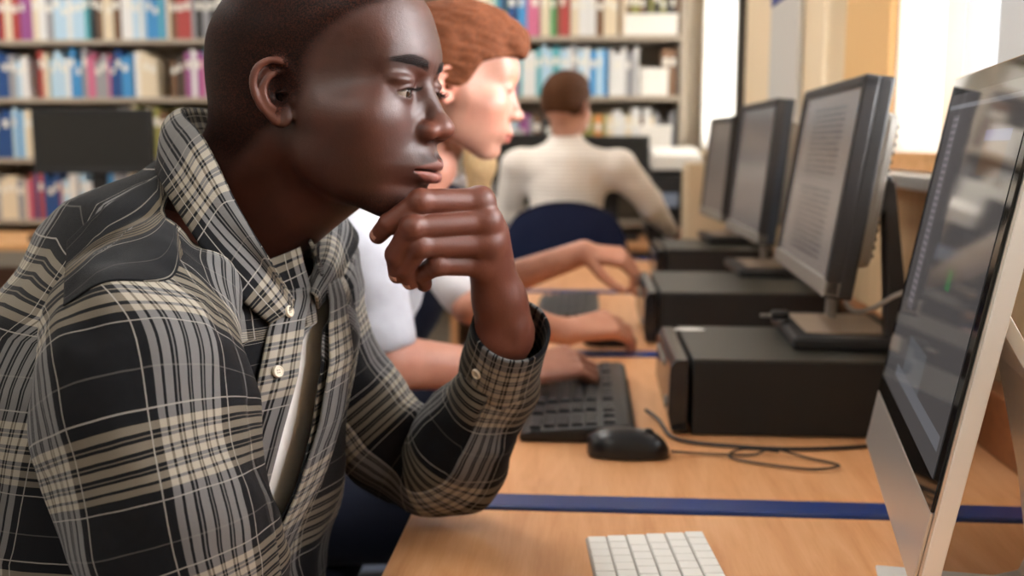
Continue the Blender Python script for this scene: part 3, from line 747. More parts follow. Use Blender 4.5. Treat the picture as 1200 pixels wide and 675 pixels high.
def ear_sdf(Pm, c=(.000, .0705, .000), s=1.0):
    e0, e1, e2 = ear_frame()
    q = (Pm-np.asarray(c, dtype=np.float32)) @ np.stack([e0, e1, e2]).T.astype(np.float32)/s
    q = q*np.array((1/1.26, 1, 1), dtype=np.float32)
    # q: x forward, y up, z outward
    A = np.float32
    base = sd_ell(q, (-.0125, .006, .0035), (.0165, .0275, .0048), axes(roll=0, yaw=-8))
    lobe = sd_ell(q, (-.0065, -.0215, .0045), (.0092, .0110, .0045))
    d = smin(base, lobe, .006)
    # bowl of the ear
    d = smax(d, -sd_ell(q, (-.0115, .0075, .0115), (.0118, .0215, .0085), axes(yaw=-8)), .0025)
    # helix rim
    hp = [(.0015, .004, .003), (.0035, .013, .0065), (.0010, .0235, .0085), (-.0065, .0315, .0100), (-.0165, .0325, .0110), (-.0250, .0255, .0115), (-.0285, .014, .0110), (-.0275, .001, .0100), (-.0225, -.011, .0085), (-.0150, -.0205, .0070), (-.0085, -.0265, .006)]
    hr = [.0022, .0027, .0030, .0032, .0034, .0034, .0033, .0031, .0031, .0033, .0040]
    hp = catmull(np.array(hp), 26); hr = np.interp(np.linspace(0, 10, 26), range(11), hr)
    h = None
    for i in range(25):
        k = sd_cone(q, hp[i], hp[i+1], hr[i], hr[i+1]); h = k if h is None else np.minimum(h, k)
    d = smin(d, h, .0030)
    # antihelix
    ap = [(-.0055, .0235, .0055), (-.0150, .0185, .0080), (-.0200, .0090, .0085), (-.0195, -.002, .0080), (-.0140, -.0115, .0075), (-.0080, -.0145, .0075)]
    ap = catmull(np.array(ap), 14)
    h = None
    for i in range(13):
        k = sd_cone(q, ap[i], ap[i+1], .0026, .0026); h = k if h is None else np.minimum(h, k)
    d = smin(d, h, .0035)
    # concha and canal
    d = smax(d, -sd_ell(q, (-.0080, -.0005, .0078), (.0078, .0098, .0080)), .0030)
    d = smax(d, -sd_ell(q, (-.0010, -.0020, .0030), (.0028, .0040, .0060)), .0015)
    # tragus
    d = smin(d, sd_ell(q, (.0012, -.0025, .0050), (.0032, .0060, .0036)), .0030)
    d = smin(d, sd_cone(q, (-.002, .0045, .004), (-.0105, .002, .0045), .0018, .0014), .003)
    return d*s
def cran(P, g=0.0):
    d = sd_ell(P, (-.006, 0, .050), (.0950, .0765, .0865), axes(pitch=6))
    d = smin(d, sd_ell(P, (-.040, 0, .040), (.092, .071, .076)), .03)
    d = smin(d, sd_ell(P, (-.062, 0, -.008), (.058, .058, .052)), .03)
    return smin(d, sd_ell(P, (.040, 0, .060), (.0565, .060, .052)), .03)-g
EYE = np.array((.0850, .0310, .0100)); ER = .0118
def head_sdf(P, k=None):
    """head in its own frame: x towards the face, y left, z up, origin between the ear canals"""
    k = dict(k or {})
    Pm = P.copy(); Pm[:, 1] = np.abs(Pm[:, 1]); x, y, z = Pm[:, 0], Pm[:, 1], Pm[:, 2]
    # cranium
    d = sd_ell(P, (-.006, 0, .050), (.0950, .0765, .0865), axes(pitch=6))
    d = smin(d, sd_ell(P, (-.040, 0, .040), (.092, .071, .076)), .03)
    d = smin(d, sd_ell(P, (-.062, 0, -.008), (.058, .058, .052)), .03)
    d = smin(d, sd_ell(P, (.040, 0, .060), (.0565, .060, .052)), .03)
    # face block
    xc = _ip(z, PX_); a = np.where(x > xc, _ip(z, PF)-xc, xc-_ip(z, PB)); b = _ip(z, PW_); n = np.where(x > xc, _ip(z, PN), 2.0)
    kk = (np.abs((x-xc)/a)**n+np.abs(y/b)**n)**(1/n)
    face = (kk-1)*b*.95
    face = smax(face, z-.055, .02); face = smax(face, -.107-z, .012)
    # under-jaw plane rising to the back
    face = smax(face, (-.104-z)+(.085-x)*.36, .014)
    d = smin(d, face.astype(np.float32), .022)
    # forehead fullness, brows
    d = smin(d, sd_cone(Pm, (.0865, .006, .038), (.0715, .043, .036), .0115, .0095), .012)
    # cheeks and zygoma
    d = smin(d, sd_ell(Pm, (.068, .040, -.012), (.024, .022, .019)), .022)
    d = smin(d, sd_cone(Pm, (.056, .054, -.010), (.030, .060, -.012), .006, .004), .040)
    # jaw corner and chin
    d = smin(d, sd_cone(Pm, (.012, .047, -.058), (.070, .018, -.090), .012, .012), .022)
    d = smin(d, sd_ell(P, (.0825, 0, -.0865), (.0170, .020, .0155)), .014)
    # temples
    d = smax(d, -sd_ell(Pm, (.056, .094, .034), (.026, .022, .026)), .035)
    d = smin(d, sd_ell(Pm, (.040, .038, -.042), (.036, .0235, .030)), .035)
    # eye sockets
    d = smax(d, -sd_ell(Pm, (.1080, .0290, .0135), (.0185, .0190, .0120), axes(yaw=-10)), .010)
    d = smax(d, -sd_ell(Pm, (.1090, .0135, .0140), (.0120, .0070, .0110)), .008)
    # nose
    ns = k.get('nose', 1.0); nw = k.get('nose_w', 1.0)
    nose = sd_cone(P, (.0925, 0, .0220), (.1110, 0, -.0120), .0080, .0098)
    nose = smin(nose, sd_ell(P, (.1160+.010*(ns-1), 0, -.0195), (.0130, .0122*nw, .0108)), .007)
    nose = smin(nose, sd_cone(Pm, (.0960, .003, .005), (.092, .014, -.012), .007, .009), .008)
    d = smin(d, nose, .0085)
    ala = sd_ell(Pm, (.1065, .0128*nw, -.0242), (.0130, .0078, .0088), axes(yaw=14, pitch=-8))
    d = smin(d, ala, .0068)
    d = smax(d, -sd_ell(Pm, (.1140, .0075*nw, -.0340), (.0070, .0038, .0055), axes(yaw=16)), .0022)
        # mouth block, lips
    d = smin(d, sd_ell(P, (.0835, 0, -.0545), (.0285, .026, .020)), .014)
    lf = k.get('lips', 1.0)
    up1 = sd_cone(Pm, (.1110, .0045, -.0530), (.0975, .0225, -.0575), .0068*lf, .0028)
    up1 = smin(up1, sd_ell(P, (.1130, 0, -.0540), (.0060*lf, .0060, .0052*lf)), .003)
    lo1 = sd_cone(Pm, (.1095, .0050, -.0655), (.0965, .0215, -.0600), .0076*lf, .0030)
    d = smin(d, up1, .0042); d = smin(d, lo1, .0042)
    # parting line of the lips
    mz = -.0592-.0012*np.cos(y/.006)*np.exp(-(y/.012)**2)
    gr = np.sqrt(((z-mz)/1.0)**2+(np.maximum(0, .104-x-y*.32))**2*4+np.maximum(0, y-.0235)**2)-.0008
    d = smax(d, -np.where(x > .07, gr, 1).astype(np.float32), .0022)
    d = smax(d, -sd_ell(P, (.1150, 0, -.0435), (.004, .0028, .0070)), .004)
    d = smax(d, -sd_ell(P, (.1110, 0, -.0765), (.009, .018, .0040)), .008)
        # lids over the eyeball
    eo = k.get('eye_open', 1.0)
    lid = sd_ell(Pm, EYE, (ER+.0022, ER+.0026, ER+.0020))
    d = smin(d, lid, .0055)
    d = smin(d, sd_ell(Pm, EYE+np.array((.001, .002, .0105)), (.0125, .0160, .0055)), .006)
    yy = y-EYE[1]; zz = z-EYE[2]+.10*yy; wv = np.clip(1-(yy/.0138)**2, 0, 1)
    op = np.maximum(zz-(.0036*eo*wv**.75-.0006), (-.0048*eo*wv**.9-.0004)-zz)
    op = smax(op, np.abs(yy)-.0134, .002); op = smax(op, (EYE[0]+.002)-x, .001)
    d = smax(d, -op.astype(np.float32), .0012)
    d = smax(d, -(sd_ell(Pm, EYE, (ER+.0002,)*3)), .0006)
    # crease of the upper lid
    zc = EYE[2]+.0078-18*yy*yy-.05*yy
    d = d+(.0006*np.exp(-((z-zc)/.0011)**2)*(x > .08)*smoothstep(.017, .012, np.abs(yy))).astype(np.float32)
    # ears
    es = k.get('ear', .90)
    if not k.get('noear'): d = smin(d, ear_sdf(Pm, (k.get('earx', -.002), k.get('eary', .0685), k.get('earz', -.002)), es), .0042)
    return d.astype(np.float32)
def neck_sdf(P, a, b, r1, r2):
    return sd_cone(P, a, b, r1, r2)
# per-vertex masks in head space
def brow_mask(L):
    y = np.abs(L[:, 1]); zc = .0345+.0040*np.sin(np.clip((y-.010)/.036, 0, 1)*math.pi*.75)
    h = .0052*(1-.6*smoothstep(.03, .052, y))
    return smoothstep(1.25, .5, np.abs(L[:, 2]-zc)/h)*smoothstep(.007, .013, y)*smoothstep(.053, .046, y)*(L[:, 0] > .04)
def lip_mask(L):
    x, y, z = L[:, 0], np.abs(L[:, 1]), L[:, 2]
    top = -.0487-.0075*(y/.024)**1.4+.0010*np.exp(-((y-.004)/.003)**2)
    bot = -.0725+.0125*(y/.024)**2
    return smoothstep(-.001, .0008, top-z)*smoothstep(-.001, .0010, z-bot)*smoothstep(.026, .0235, y)*(x > .078)
def scalp_mask(L, hl=0.0):
    """1 on the hair-covered scalp, fading out at the edges"""
    x, y, z = L[:, 0], np.abs(L[:, 1]), L[:, 2]
    # hairline curve in the side view: forward limit of the hair for each height
    xl = _ip(z, [(-.09, -.070), (-.06, -.055), (-.035, -.030), (-.015, .004), (.0, .014), (.015, .018), (.03, .020), (.045, .027), (.06, .040), (.075, .058), (.085, .075), (.095, .085), (.12, .11)])+hl
    m = smoothstep(-.006, .014, xl-x)*smoothstep(-.095, -.045, z)
    return m
# ================================================================ lofted cloth, strips, skin and cloth materials
def frames(C, ref):
    """tangent frames along centres C with first axis as near as possible to the reference vectors"""
    T = np.gradient(C, axis=0); T /= np.linalg.norm(T, axis=1)[:, None]
    A = ref-(ref*T).sum(1)[:, None]*T; A /= np.linalg.norm(A, axis=1)[:, None]
    return T, A, np.cross(T, A)
def vnormals(V, nu, nv, closed):
    G = V.reshape(nv, nu, 3)
    if closed: du = np.roll(G, -1, 1)-np.roll(G, 1, 1)
    else: du = np.gradient(G, axis=1)
    dv = np.gradient(G, axis=0); N = np.cross(du, dv); N /= np.maximum(np.linalg.norm(N, axis=2), 1e-9)[..., None]
    return N.reshape(-1, 3)
def grid_faces(nu, nv, closed):
    F = []; m = nu if closed else nu-1
    for j in range(nv-1):
        for i in range(m): F.append((j*nu+i, j*nu+(i+1) % nu, (j+1)*nu+(i+1) % nu, (j+1)*nu+i))
    return F
def loft(name, sec, nu, nv, m, parent, expo=2.0, disp=None, uvs=None, th=None, thick=.0012, uvrot=0, caps=False, uscale=1.0, squash=None):
    """sec rows: cx,cy,cz, ra, rb, refx,refy,refz. th: None (closed) or function t->(theta0, theta1)"""
    S = np.array(sec, float); Q = catmull(S, nv); C = Q[:, :3]; ra, rb = Q[:, 3], Q[:, 4]
    T, A, Bv = frames(C, Q[:, 5:8]); closed = th is None
    t = np.linspace(0, 1, nv); V = np.empty((nv, nu, 3)); UV = np.empty((nv, nu, 2)); TH_ = np.empty((nv, nu))
    sl = np.concatenate([[0], np.cumsum(np.linalg.norm(np.diff(C, axis=0), axis=1))])
    for j in range(nv):
        a0, a1 = (0, 2*math.pi) if closed else th(t[j])
        a = a0+(a1-a0)*np.arange(nu)/(nu if closed else nu-1)
        ca, sa = np.cos(a), np.sin(a); e = 2/expo
        px = np.sign(ca)*np.abs(ca)**e*ra[j]; py = np.sign(sa)*np.abs(sa)**e*rb[j]
        V[j] = C[j]+A[j]*px[:, None]+Bv[j]*py[:, None]
        UV[j, :, 0] = a*uscale*(ra[j]*.0+S[:, 3:5].mean()); UV[j, :, 1] = sl[j]; TH_[j] = a
    V = V.reshape(-1, 3)
    if disp is not None:
        N = vnormals(V, nu, nv, closed)
        cen = np.repeat(C, nu, 0); flip = np.sign(((V-cen)*N).sum(1).mean()); N = N*flip
        V = V+N*disp(TH_.ravel(), np.repeat(sl, nu), V)[:, None]
    UVf = UV.reshape(-1, 2)
    if uvs is not None: UVf = uvs(TH_.ravel(), np.repeat(sl, nu), V, UVf)
    F = grid_faces(nu, nv, closed)
    if closed:   # seam column duplicated so the pattern does not jump
        V2 = V.reshape(nv, nu, 3); V = np.concatenate([V2, V2[:, :1]], 1).reshape(-1, 3)
        U2 = UVf.reshape(nv, nu, 2); last = U2[:, :1].copy(); last[:, :, 0] = U2[:, :1, 0]+2*math.pi*uscale*S[:, 3:5].mean()
        UVf = np.concatenate([U2, last], 1).reshape(-1, 2); F = grid_faces(nu+1, nv, False)
    o = mesh_obj(name, V, F, m, parent, smooth=True, uv=UVf)
    if thick:
        md = o.modifiers.new('thickness', 'SOLIDIFY'); md.thickness = thick; md.offset = 0
    return o
def strip(name, curves, nu, m, parent, nv=12, thick=.0014, uvo=(0, 0), disp=None, swap=False):
    """surface through several 3D curves (list of lists of points), curves run along u"""
    K = [catmull(np.array(c), nu) for c in curves]
    K = np.stack(K)                       # k, nu, 3
    W = np.stack([catmull(K[:, i], nv) for i in range(nu)], 1)    # nv, nu, 3
    V = W.reshape(-1, 3)
    su = np.concatenate([[0], np.cumsum(np.linalg.norm(np.diff(W[nv//2], axis=0), axis=1))])
    sv = np.concatenate([[0], np.cumsum(np.linalg.norm(np.diff(W[:, nu//2], axis=0), axis=1))])
    U = np.stack(np.meshgrid(su+uvo[0], sv+uvo[1]), -1).reshape(-1, 2)
    if swap: U = U[:, ::-1]
    if disp is not None: V = V+vnormals(V, nu, nv, False)*disp(V)[:, None]
    o = mesh_obj(name, V, grid_faces(nu, nv, False), m, parent, smooth=True, uv=U)
    if thick:
        md = o.modifiers.new('thickness', 'SOLIDIFY'); md.thickness = thick; md.offset = 0
    return o
def stripes_socket(n, t, period, bands):
    """bands: [(start, end)] in metres inside the period -> 0/1 socket"""
    fr = n.math('MULTIPLY', n.math('FRACT', n.math('DIVIDE', t, period)), period)
    out = None
    for a, b, w in bands:
        v = n.math('MULTIPLY', n.math('MULTIPLY', n.math('GREATER_THAN', fr, a), n.math('LESS_THAN', fr, b)), w)
        out = v if out is None else n.math('MAXIMUM', out, v)
    return out
def plaid(name, scale=.90, off=(0, 0), dark='#0b0b0d', grey='#716f6e', beige='#746c5f', line='#938e87', rough=.85):
    m = mat(name, dark, rough); n = NT(m)
    uvn = n.node('ShaderNodeTexCoord').outputs['UV']
    # slight waviness of the threads
    sx = n.node('ShaderNodeSeparateXYZ'); n.l.new(uvn, sx.inputs[0])
    wob = n.math('MULTIPLY', n.math('SUBTRACT', n.noise(uvn, 30, 2), .5), .0016)
    u = n.math('ADD', n.math('MULTIPLY', n.math('ADD', sx.outputs[0], wob), 1/scale), off[0])
    v = n.math('ADD', n.math('MULTIPLY', n.math('ADD', sx.outputs[1], wob), 1/scale), off[1])
    P = .142
    warp = stripes_socket(n, u, P, [(.010, .0170, 1), (.0195, .0260, .95), (.0275, .0290, .8), (.0310, .0385, 1), (.0400, .0412, .7), (.0430, .0500, 1), (.0520, .0535, .8), (.0560, .0630, .95), (.0655, .0715, .9)])
    weft = stripes_socket(n, v, P, [(.012, .0185, 1), (.0215, .0228, .7), (.0255, .0325, 1), (.0355, .0368, .7), (.0395, .0465, 1), (.0500, .0512, .7), (.0540, .0610, 1), (.0640, .0700, .9)])
    wl = stripes_socket(n, u, P, [(.0015, .0027, 1), (.0790, .0802, 1), (.1130, .1144, .0)]); vl = stripes_socket(n, v, P, [(.0020, .0033, 1), (.0785, .0797, 1), (.1175, .1188, .25)])
    tw = n.node('ShaderNodeTexWave', inp={'Scale': 520.0, 'Distortion': 1.2, 'Detail': 1.0}); n.l.new(uvn, tw.inputs['Vector']); tw.bands_direction = 'DIAGONAL'
    twf = n.math('ADD', n.math('MULTIPLY', tw.outputs['Fac'], .3), .76)
    base = n.mix(n.noise(uvn, 120, 4), hexc(dark), hexc('#141417'))
    c = n.mix(n.math('MULTIPLY', warp, .86), base, hexc(grey))
    c = n.mix(n.math('MULTIPLY', weft, .80), c, hexc(beige))
    both = n.math('MULTIPLY', warp, weft)
    c = n.mix(n.math('MULTIPLY', both, .75), c, hexc('#a49c8e'))
    c = n.mix(n.math('MULTIPLY', n.math('MAXIMUM', wl, vl), .8), c, hexc(line))
    c2 = n.node('ShaderNodeMix'); c2.data_type = 'RGBA'; c2.blend_type = 'MULTIPLY'; c2.inputs[0].default_value = 1.0
    n.l.new(c, c2.inputs[6]); n.l.new(twf, c2.inputs[7]); n.set('Base Color', c2.outputs[2])
    n.b.inputs['Sheen Weight'].default_value = .03; n.b.inputs['Specular IOR Level'].default_value = .12
    n.bump(n.math('ADD', tw.outputs['Fac'], n.math('MULTIPLY', n.noise(uvn, 160, 3), .8)), .35, .0006)
    return m
def cloth(name, col, rough=.85, fine=220, sheen=.1, var=.12):
    m = mat(name, col, rough); n = NT(m); c = hexc(col); v = n.obj()
    n.set('Base Color', n.mix(n.noise(v, 60, 4), tuple([x*(1-var) for x in c[:3]]+[1]), tuple([min(1, x*(1+var)) for x in c[:3]]+[1])))
    n.b.inputs['Sheen Weight'].default_value = sheen; n.b.inputs['Specular IOR Level'].default_value = .2
    n.bump(n.noise(v, fine, 3), .3, .0008); return m
def set_attr(o, name, vals):
    a = o.data.attributes.new(name, 'FLOAT', 'POINT'); a.data.foreach_set('value', np.asarray(vals, dtype=np.float32))
def skin(name, deep, mid, lip, hair, rough=.42, red='#7a3a28', sss=.12, hairscale=900, spec=.5, palm=None):
    m = mat(name, mid, rough); n = NT(m)
    at = lambda k: n.node('ShaderNodeAttribute', attribute_name=k).outputs['Fac']
    v = n.obj()
    big = n.noise(v, 26, 3, .5); pores = n.noise(v, 900, 3, .6)
    c = n.mix(n.ramp(big, [(.32, (0, 0, 0, 1)), (.68, (1, 1, 1, 1))]), hexc(deep), hexc(mid))
    c = n.mix(n.math('MULTIPLY', at('red'), .55), c, hexc(red))
    c = n.mix(n.math('MULTIPLY', pores, .22), c, hexc(deep))
    if palm: c = n.mix(at('palm'), c, hexc(palm))
    c = n.mix(at('lip'), c, hexc(lip))
    st = n.noise(v, hairscale, 2, .7)
    stub = n.ramp(st, [(.38, (.30, .30, .30, 1)), (.58, (1, 1, 1, 1))])
    hm = n.math('MULTIPLY', at('hair'), stub)
    c = n.mix(hm, c, hexc(hair))
    n.set('Base Color', c)
    r_ = n.math('ADD', n.math('MULTIPLY', at('hair'), .35), n.math('ADD', rough-.06, n.math('MULTIPLY', pores, .14)))
    n.set('Roughness', r_)
    n.b.inputs['Subsurface Weight'].default_value = sss; n.b.inputs['Subsurface Radius'].default_value = (.012, .005, .003); n.b.inputs['Subsurface Scale'].default_value = .6
    n.set('Specular IOR Level', n.math('MULTIPLY', n.math('SUBTRACT', 1.0, n.math('MULTIPLY', at('hair'), .85)), spec))
    h = n.math('ADD', n.math('MULTIPLY', pores, .5), n.math('MULTIPLY', n.math('MULTIPLY', st, at('hair')), 1.6))
    n.bump(n.math('ADD', h, n.math('MULTIPLY', n.noise(v, 300, 3), .5)), .45, .0008)
    return m
def button(P, N, r, m, parent, name='button'):
    N = Vector(N).normalized(); b = B(); b.cyl((0, 0, 0), (0, 0, .0018), r, r*.94, 20)
    b.tube([(r*.82*math.cos(a*math.pi/10), r*.82*math.sin(a*math.pi/10), .0019) for a in range(20)], .0007, 6, closed=True)
    b.mi = 1
    for a in (45, 135, 225, 315): b.cyl((r*.28*math.cos(math.radians(a)), r*.28*math.sin(math.radians(a)), .0014), (r*.28*math.cos(math.radians(a)), r*.28*math.sin(math.radians(a)), .0021), r*.10, n=8)
    o = b.build(name, [m, mat('button_hole_dark', '#4b4038', .6)], parent, smooth=True)
    o.location = P; o.rotation_euler = N.to_track_quat('Z', 'Y').to_euler(); return o
def gauss(x, w): return np.exp(-(x/w)**2)
# ================================================================ the man at the front
HC = PY(388, 117, .980)                     # between the ear canals
HR = Matrix.Rotation(math.radians(-15), 3, 'Z') @ Matrix.Rotation(math.radians(4), 3, 'Y') @ Matrix.Rotation(math.radians(-2), 3, 'X')
HM = np.array(HR)                           # local -> world
def h2w(L): return np.asarray(L) @ HM.T + HC
def w2h(W): return (np.asarray(W)-HC) @ HM
hero = empty('person', (-.42, .97, .45)); bpy.context.view_layer.update()
tag(hero, 'young man in a black and beige plaid shirt resting his chin on his hand', 'person')
def unparent_fix(o):      # children are built in world coordinates; keep them there
    o.matrix_parent_inverse = Matrix.Translation(-Vector(hero.location)); return o
HEROKIDS = []
NECK_A = np.array((-.042, 0, -.035)); NECK_B = np.array((-.160, .005, -.150))
def hero_head(P):
    d = head_sdf(P, dict(nose_w=1.08, lips=1.08, eye_open=.90))
    d = smin(d, sd_cone(P, NECK_A, NECK_B, .060, .058), .025)
    d = smin(d, sd_cone(P, (.000, 0, -.088), (-.100, 0, -.168), .032, .038), .03)
    return d
V, F = surface_nets(hero_head, (-.235, -.105, -.235), (.14, .105, .145), .0014, 2)
hero_L = V.copy(); bodyV = [V @ HM.T + HC]; bodyF = [F[:, ::-1]]
n_head = len(V)
# ---- left hand under the chin, world coordinates from the joints
def J(px, py, Y): return PY(px, py, Y)
WR = J(588, 400, 1.005); 
DIG = dict(
 index=[J(576, 352, .992), J(562, 236, .958), J(493, 236, .922), J(456, 262, .925), J(443, 276, .935)],
 middle=[J(585, 352, .990), J(570, 260, .955), J(484, 266, .918), J(464, 298, .928), J(466, 322, .942)],
 ring=[J(590, 354, .990), J(572, 286, .956), J(492, 288, .924), J(475, 312, .934), J(481, 330, .948)],
 little=[J(591, 360, .992), J(564, 310, .962), J(513, 310, .938), J(494, 321, .946), J(497, 333, .956)])
DR = dict(index=[.0150, .0132, .0112, .0098, .0082], middle=[.0150, .0132, .0116, .0102, .0086], ring=[.0145, .0128, .0112, .0098, .0082], little=[.0135, .0120, .0103, .0092, .0076])
THB = [J(592, 385, 1.012), J(575, 330, 1.022), J(548, 286, 1.012), J(520, 256, .992)]
def hand_sdf(P):
    d = None
    # palm block: metacarpals merged
    for k in ('index', 'middle', 'ring', 'little'):
        j = DIG[k]; r = DR[k]
        m_ = sd_cone(P, j[0], j[1], r[0], r[1]*.98)
        d = m_ if d is None else smin(d, m_, .012)
    back = (CF*.010)
    d = smin(d, sd_cone(P, (DIG['index'][0]+DIG['little'][0])/2+back*1.2, (DIG['middle'][1]+DIG['ring'][1])/2+back*1.4, .020, .019), .014)
    for i in range(3):
        d = smin(d, sd_cone(P, THB[i], THB[i+1], [.017, .0135, .011][i], [.0135, .011, .0095][i]), .010)
    # wrist and forearm
    d = smin(d, sd_cone(P, WR+np.array((.004, 0, .012)), (DIG['middle'][0]+DIG['ring'][0])/2, .0270, .0235), .016)
    d = smin(d, sd_cone(P, WR, J(567, 480, 1.075), .0265, .028), .018)
    # ulna head at the wrist
    d = smin(d, sd_ell(P, J(605, 384, .985), (.009, .009, .010)), .010)
    fing = None
    for k in ('index', 'middle', 'ring', 'little'):
        j = DIG[k]; r = DR[k]
        f = sd_cone(P, j[1], j[2], r[1]*.95, r[2])
        f = smin(f, sd_cone(P, j[2], j[3], r[2]*.97, r[3]), .0025)
        f = smin(f, sd_cone(P, j[3], j[4], r[3]*.99, r[4]), .0025)
        # knuckle bumps on the camera side and creases
        f = smin(f, sd_ell(P, j[2]-CF*.0030, (r[2]*.98,)*3), .004)
        fing = f if fing is None else smin(fing, f, .0012)
    d = smin(d, fing, .0065)
    for k in ('index', 'middle', 'ring', 'little'):
        d = smin(d, sd_ell(P, DIG[k][1]-CF*.0015+np.array((.001, 0, .0)), (DR[k][1]*1.0,)*3), .006)
        # extensor tendon
        d = smin(d, sd_cone(P, DIG[k][1]-CF*DR[k][1]*.80, DIG[k][0]-CF*DR[k][0]*.75, .0022, .0020), .006)
    # creases over the finger joints
    for k in ('index', 'middle', 'ring', 'little'):
        j = DIG[k]; r = DR[k]
        for q, s_ in ((2, .0004), ):
            ax = (j[3]-j[1]); ax /= np.linalg.norm(ax)
            for o_ in (-.0034, -.001, .0016, .0042):
                t_ = (P-j[2]) @ ax.astype(np.float32)-o_
                near = np.exp(-(((P-(j[2]-CF*r[2]))**2).sum(1))/(.0085**2))
                d = d+(.00055*np.exp(-(t_/.00055)**2)*near).astype(np.float32)
    return d
V2, F2 = surface_nets(hand_sdf, J(430, 345, .95)-np.array((.01, .10, .12)), J(650, 345, 1.0)+np.array((.01, .13, .14)), .0013, 2)
bodyV.append(V2); bodyF.append(F2[:, ::-1])
# ---- torso, arms hidden in the clothes (coarse)
SHR = J(165, 400, .80); SHL = J(372, 335, 1.10); ELR = J(225, 700, .74); ELL = J(500, 552, 1.12)
def core(P):
    d = sd_cone(P, (-.42, .965, .98), (-.47, .97, .62), .105, .115)
    d = smin(d, sd_cone(P, (-.385, .87, .96), (-.345, 1.05, .97), .050, .050), .06)
    d = smin(d, sd_cone(P, h2w(NECK_B*.85), (-.395, .975, .99), .050, .060), .02)
    d = smin(d, sd_cone(P, SHR, ELR, .042, .036), .02); d = smin(d, sd_cone(P, ELR, (-.12, .80, .655), .040, .028), .02)
    d = smin(d, sd_cone(P, SHL, J(420, 475, 1.13), .036, .034), .02); d = smin(d, sd_cone(P, J(420, 475, 1.13), ELL, .034, .034), .01); d = smin(d, sd_cone(P, ELL, J(567, 480, 1.075), .034, .027), .01)
    return d
V3, F3 = surface_nets(core, (-.62, .64, .48), (.0, 1.25, 1.13), .008, 2)
bodyV.append(V3); bodyF.append(F3[:, ::-1])
off = 0; FF = []
for v_, f_ in zip(bodyV, bodyF): FF.append(f_+off); off += len(v_)
SKIN = skin('dark_brown_skin', '#331508', '#452013', '#7d463c', '#090606', rough=.50, spec=.46, hairscale=650, red='#7e4432', sss=.05, palm='#8f5f4a')
body = mesh_obj('body', np.concatenate(bodyV), np.concatenate(FF), SKIN, hero, smooth=True); unparent_fix(body)
nT = off; z0_ = np.zeros(nT-n_head)
hm = np.maximum(scalp_mask(hero_L)*.95*(1-(np.abs(hero_L[:, 1]) > .0815)*smoothstep(.036, .030, hero_L[:, 2])), brow_mask(hero_L)*.70)
Ly = np.abs(hero_L[:, 1]); beard = smoothstep(-.076, -.092, hero_L[:, 2])*smoothstep(.02, .05, hero_L[:, 0])*smoothstep(-.125, -.108, hero_L[:, 2])
stache = smoothstep(-.0415, -.0455, hero_L[:, 2])*smoothstep(-.056, -.0505, hero_L[:, 2])*smoothstep(.026, .018, Ly)*(hero_L[:, 0] > .08)*(1-lip_mask(hero_L))
hm = np.maximum(hm, np.maximum(beard*.7, stache*.4)*(hero_L[:, 0] > .02))
set_attr(body, 'hair', np.concatenate([hm, z0_])); set_attr(body, 'lip', np.concatenate([lip_mask(hero_L)*np.where(hero_L[:, 2] < -.0598, .95, .55), z0_]))
ear_ = (np.abs(hero_L[:, 1]) > .0795)*smoothstep(.03, .01, np.abs(hero_L[:, 0]+.01))*smoothstep(.040, .032, hero_L[:, 2])
nose_ = gauss(hero_L[:, 2]+.022, .014)*smoothstep(.104, .116, hero_L[:, 0])
set_attr(body, 'red', np.concatenate([np.maximum(ear_*.6, nose_), np.full(len(V2), .8), np.zeros(len(V3))]))
set_attr(body, 'palm', np.zeros(nT))
SKIN.node_tree.nodes['Principled BSDF'].inputs['Coat Weight'].default_value = .08; SKIN.node_tree.nodes['Principled BSDF'].inputs['Coat Roughness'].default_value = .36
# eyes
def eye_mat(name, iris, iris2):
    m = mat(name, '#e4dbd2', .07); n = NT(m); v = n.obj(); sx = n.node('ShaderNodeSeparateXYZ'); n.l.new(v, sx.inputs[0])
    rr = n.math('SQRT', n.math('ADD', n.math('MULTIPLY', sx.outputs[1], sx.outputs[1]), n.math('MULTIPLY', sx.outputs[2], sx.outputs[2])))
    fr = n.math('GREATER_THAN', sx.outputs[0], 0)
    c = n.mix(n.math('MULTIPLY', n.math('LESS_THAN', rr, .0061), fr), hexc('#94867a'), n.mix(n.noise(v, 900, 2), hexc(iris), hexc(iris2)))
    c = n.mix(n.math('MULTIPLY', n.math('GREATER_THAN', rr, .0055), n.math('MULTIPLY', n.math('LESS_THAN', rr, .0062), fr)), c, hexc('#1a100a'))
    c = n.mix(n.math('MULTIPLY', n.math('LESS_THAN', rr, .0022), fr), c, hexc('#050303'))
    n.set('Base Color', c); n.b.inputs['Coat Weight'].default_value = 1.0; n.b.inputs['Coat Roughness'].default_value = .02; return m
M_EYE = eye_mat('brown_eye', '#1c0f07', '#38200f')
def eyes(parent, fix, to_world, HRm, m, yaw=0, pitch=4, s=1.0):
    for s_ in (-1, 1):
        o = B().sphere((0, 0, 0), ER, 40).build('eye', m, parent, smooth=True, autos=False)
        o.rotation_euler = (HRm @ Matrix.Rotation(math.radians(yaw), 3, 'Z') @ Matrix.Rotation(math.radians(pitch), 3, 'Y')).to_euler()
        o.location = to_world(EYE*np.array((1, s_, 1))*s); o.scale = (s, s, s); fix(o)
eyes(hero, unparent_fix, h2w, HR, M_EYE, yaw=6, pitch=7)
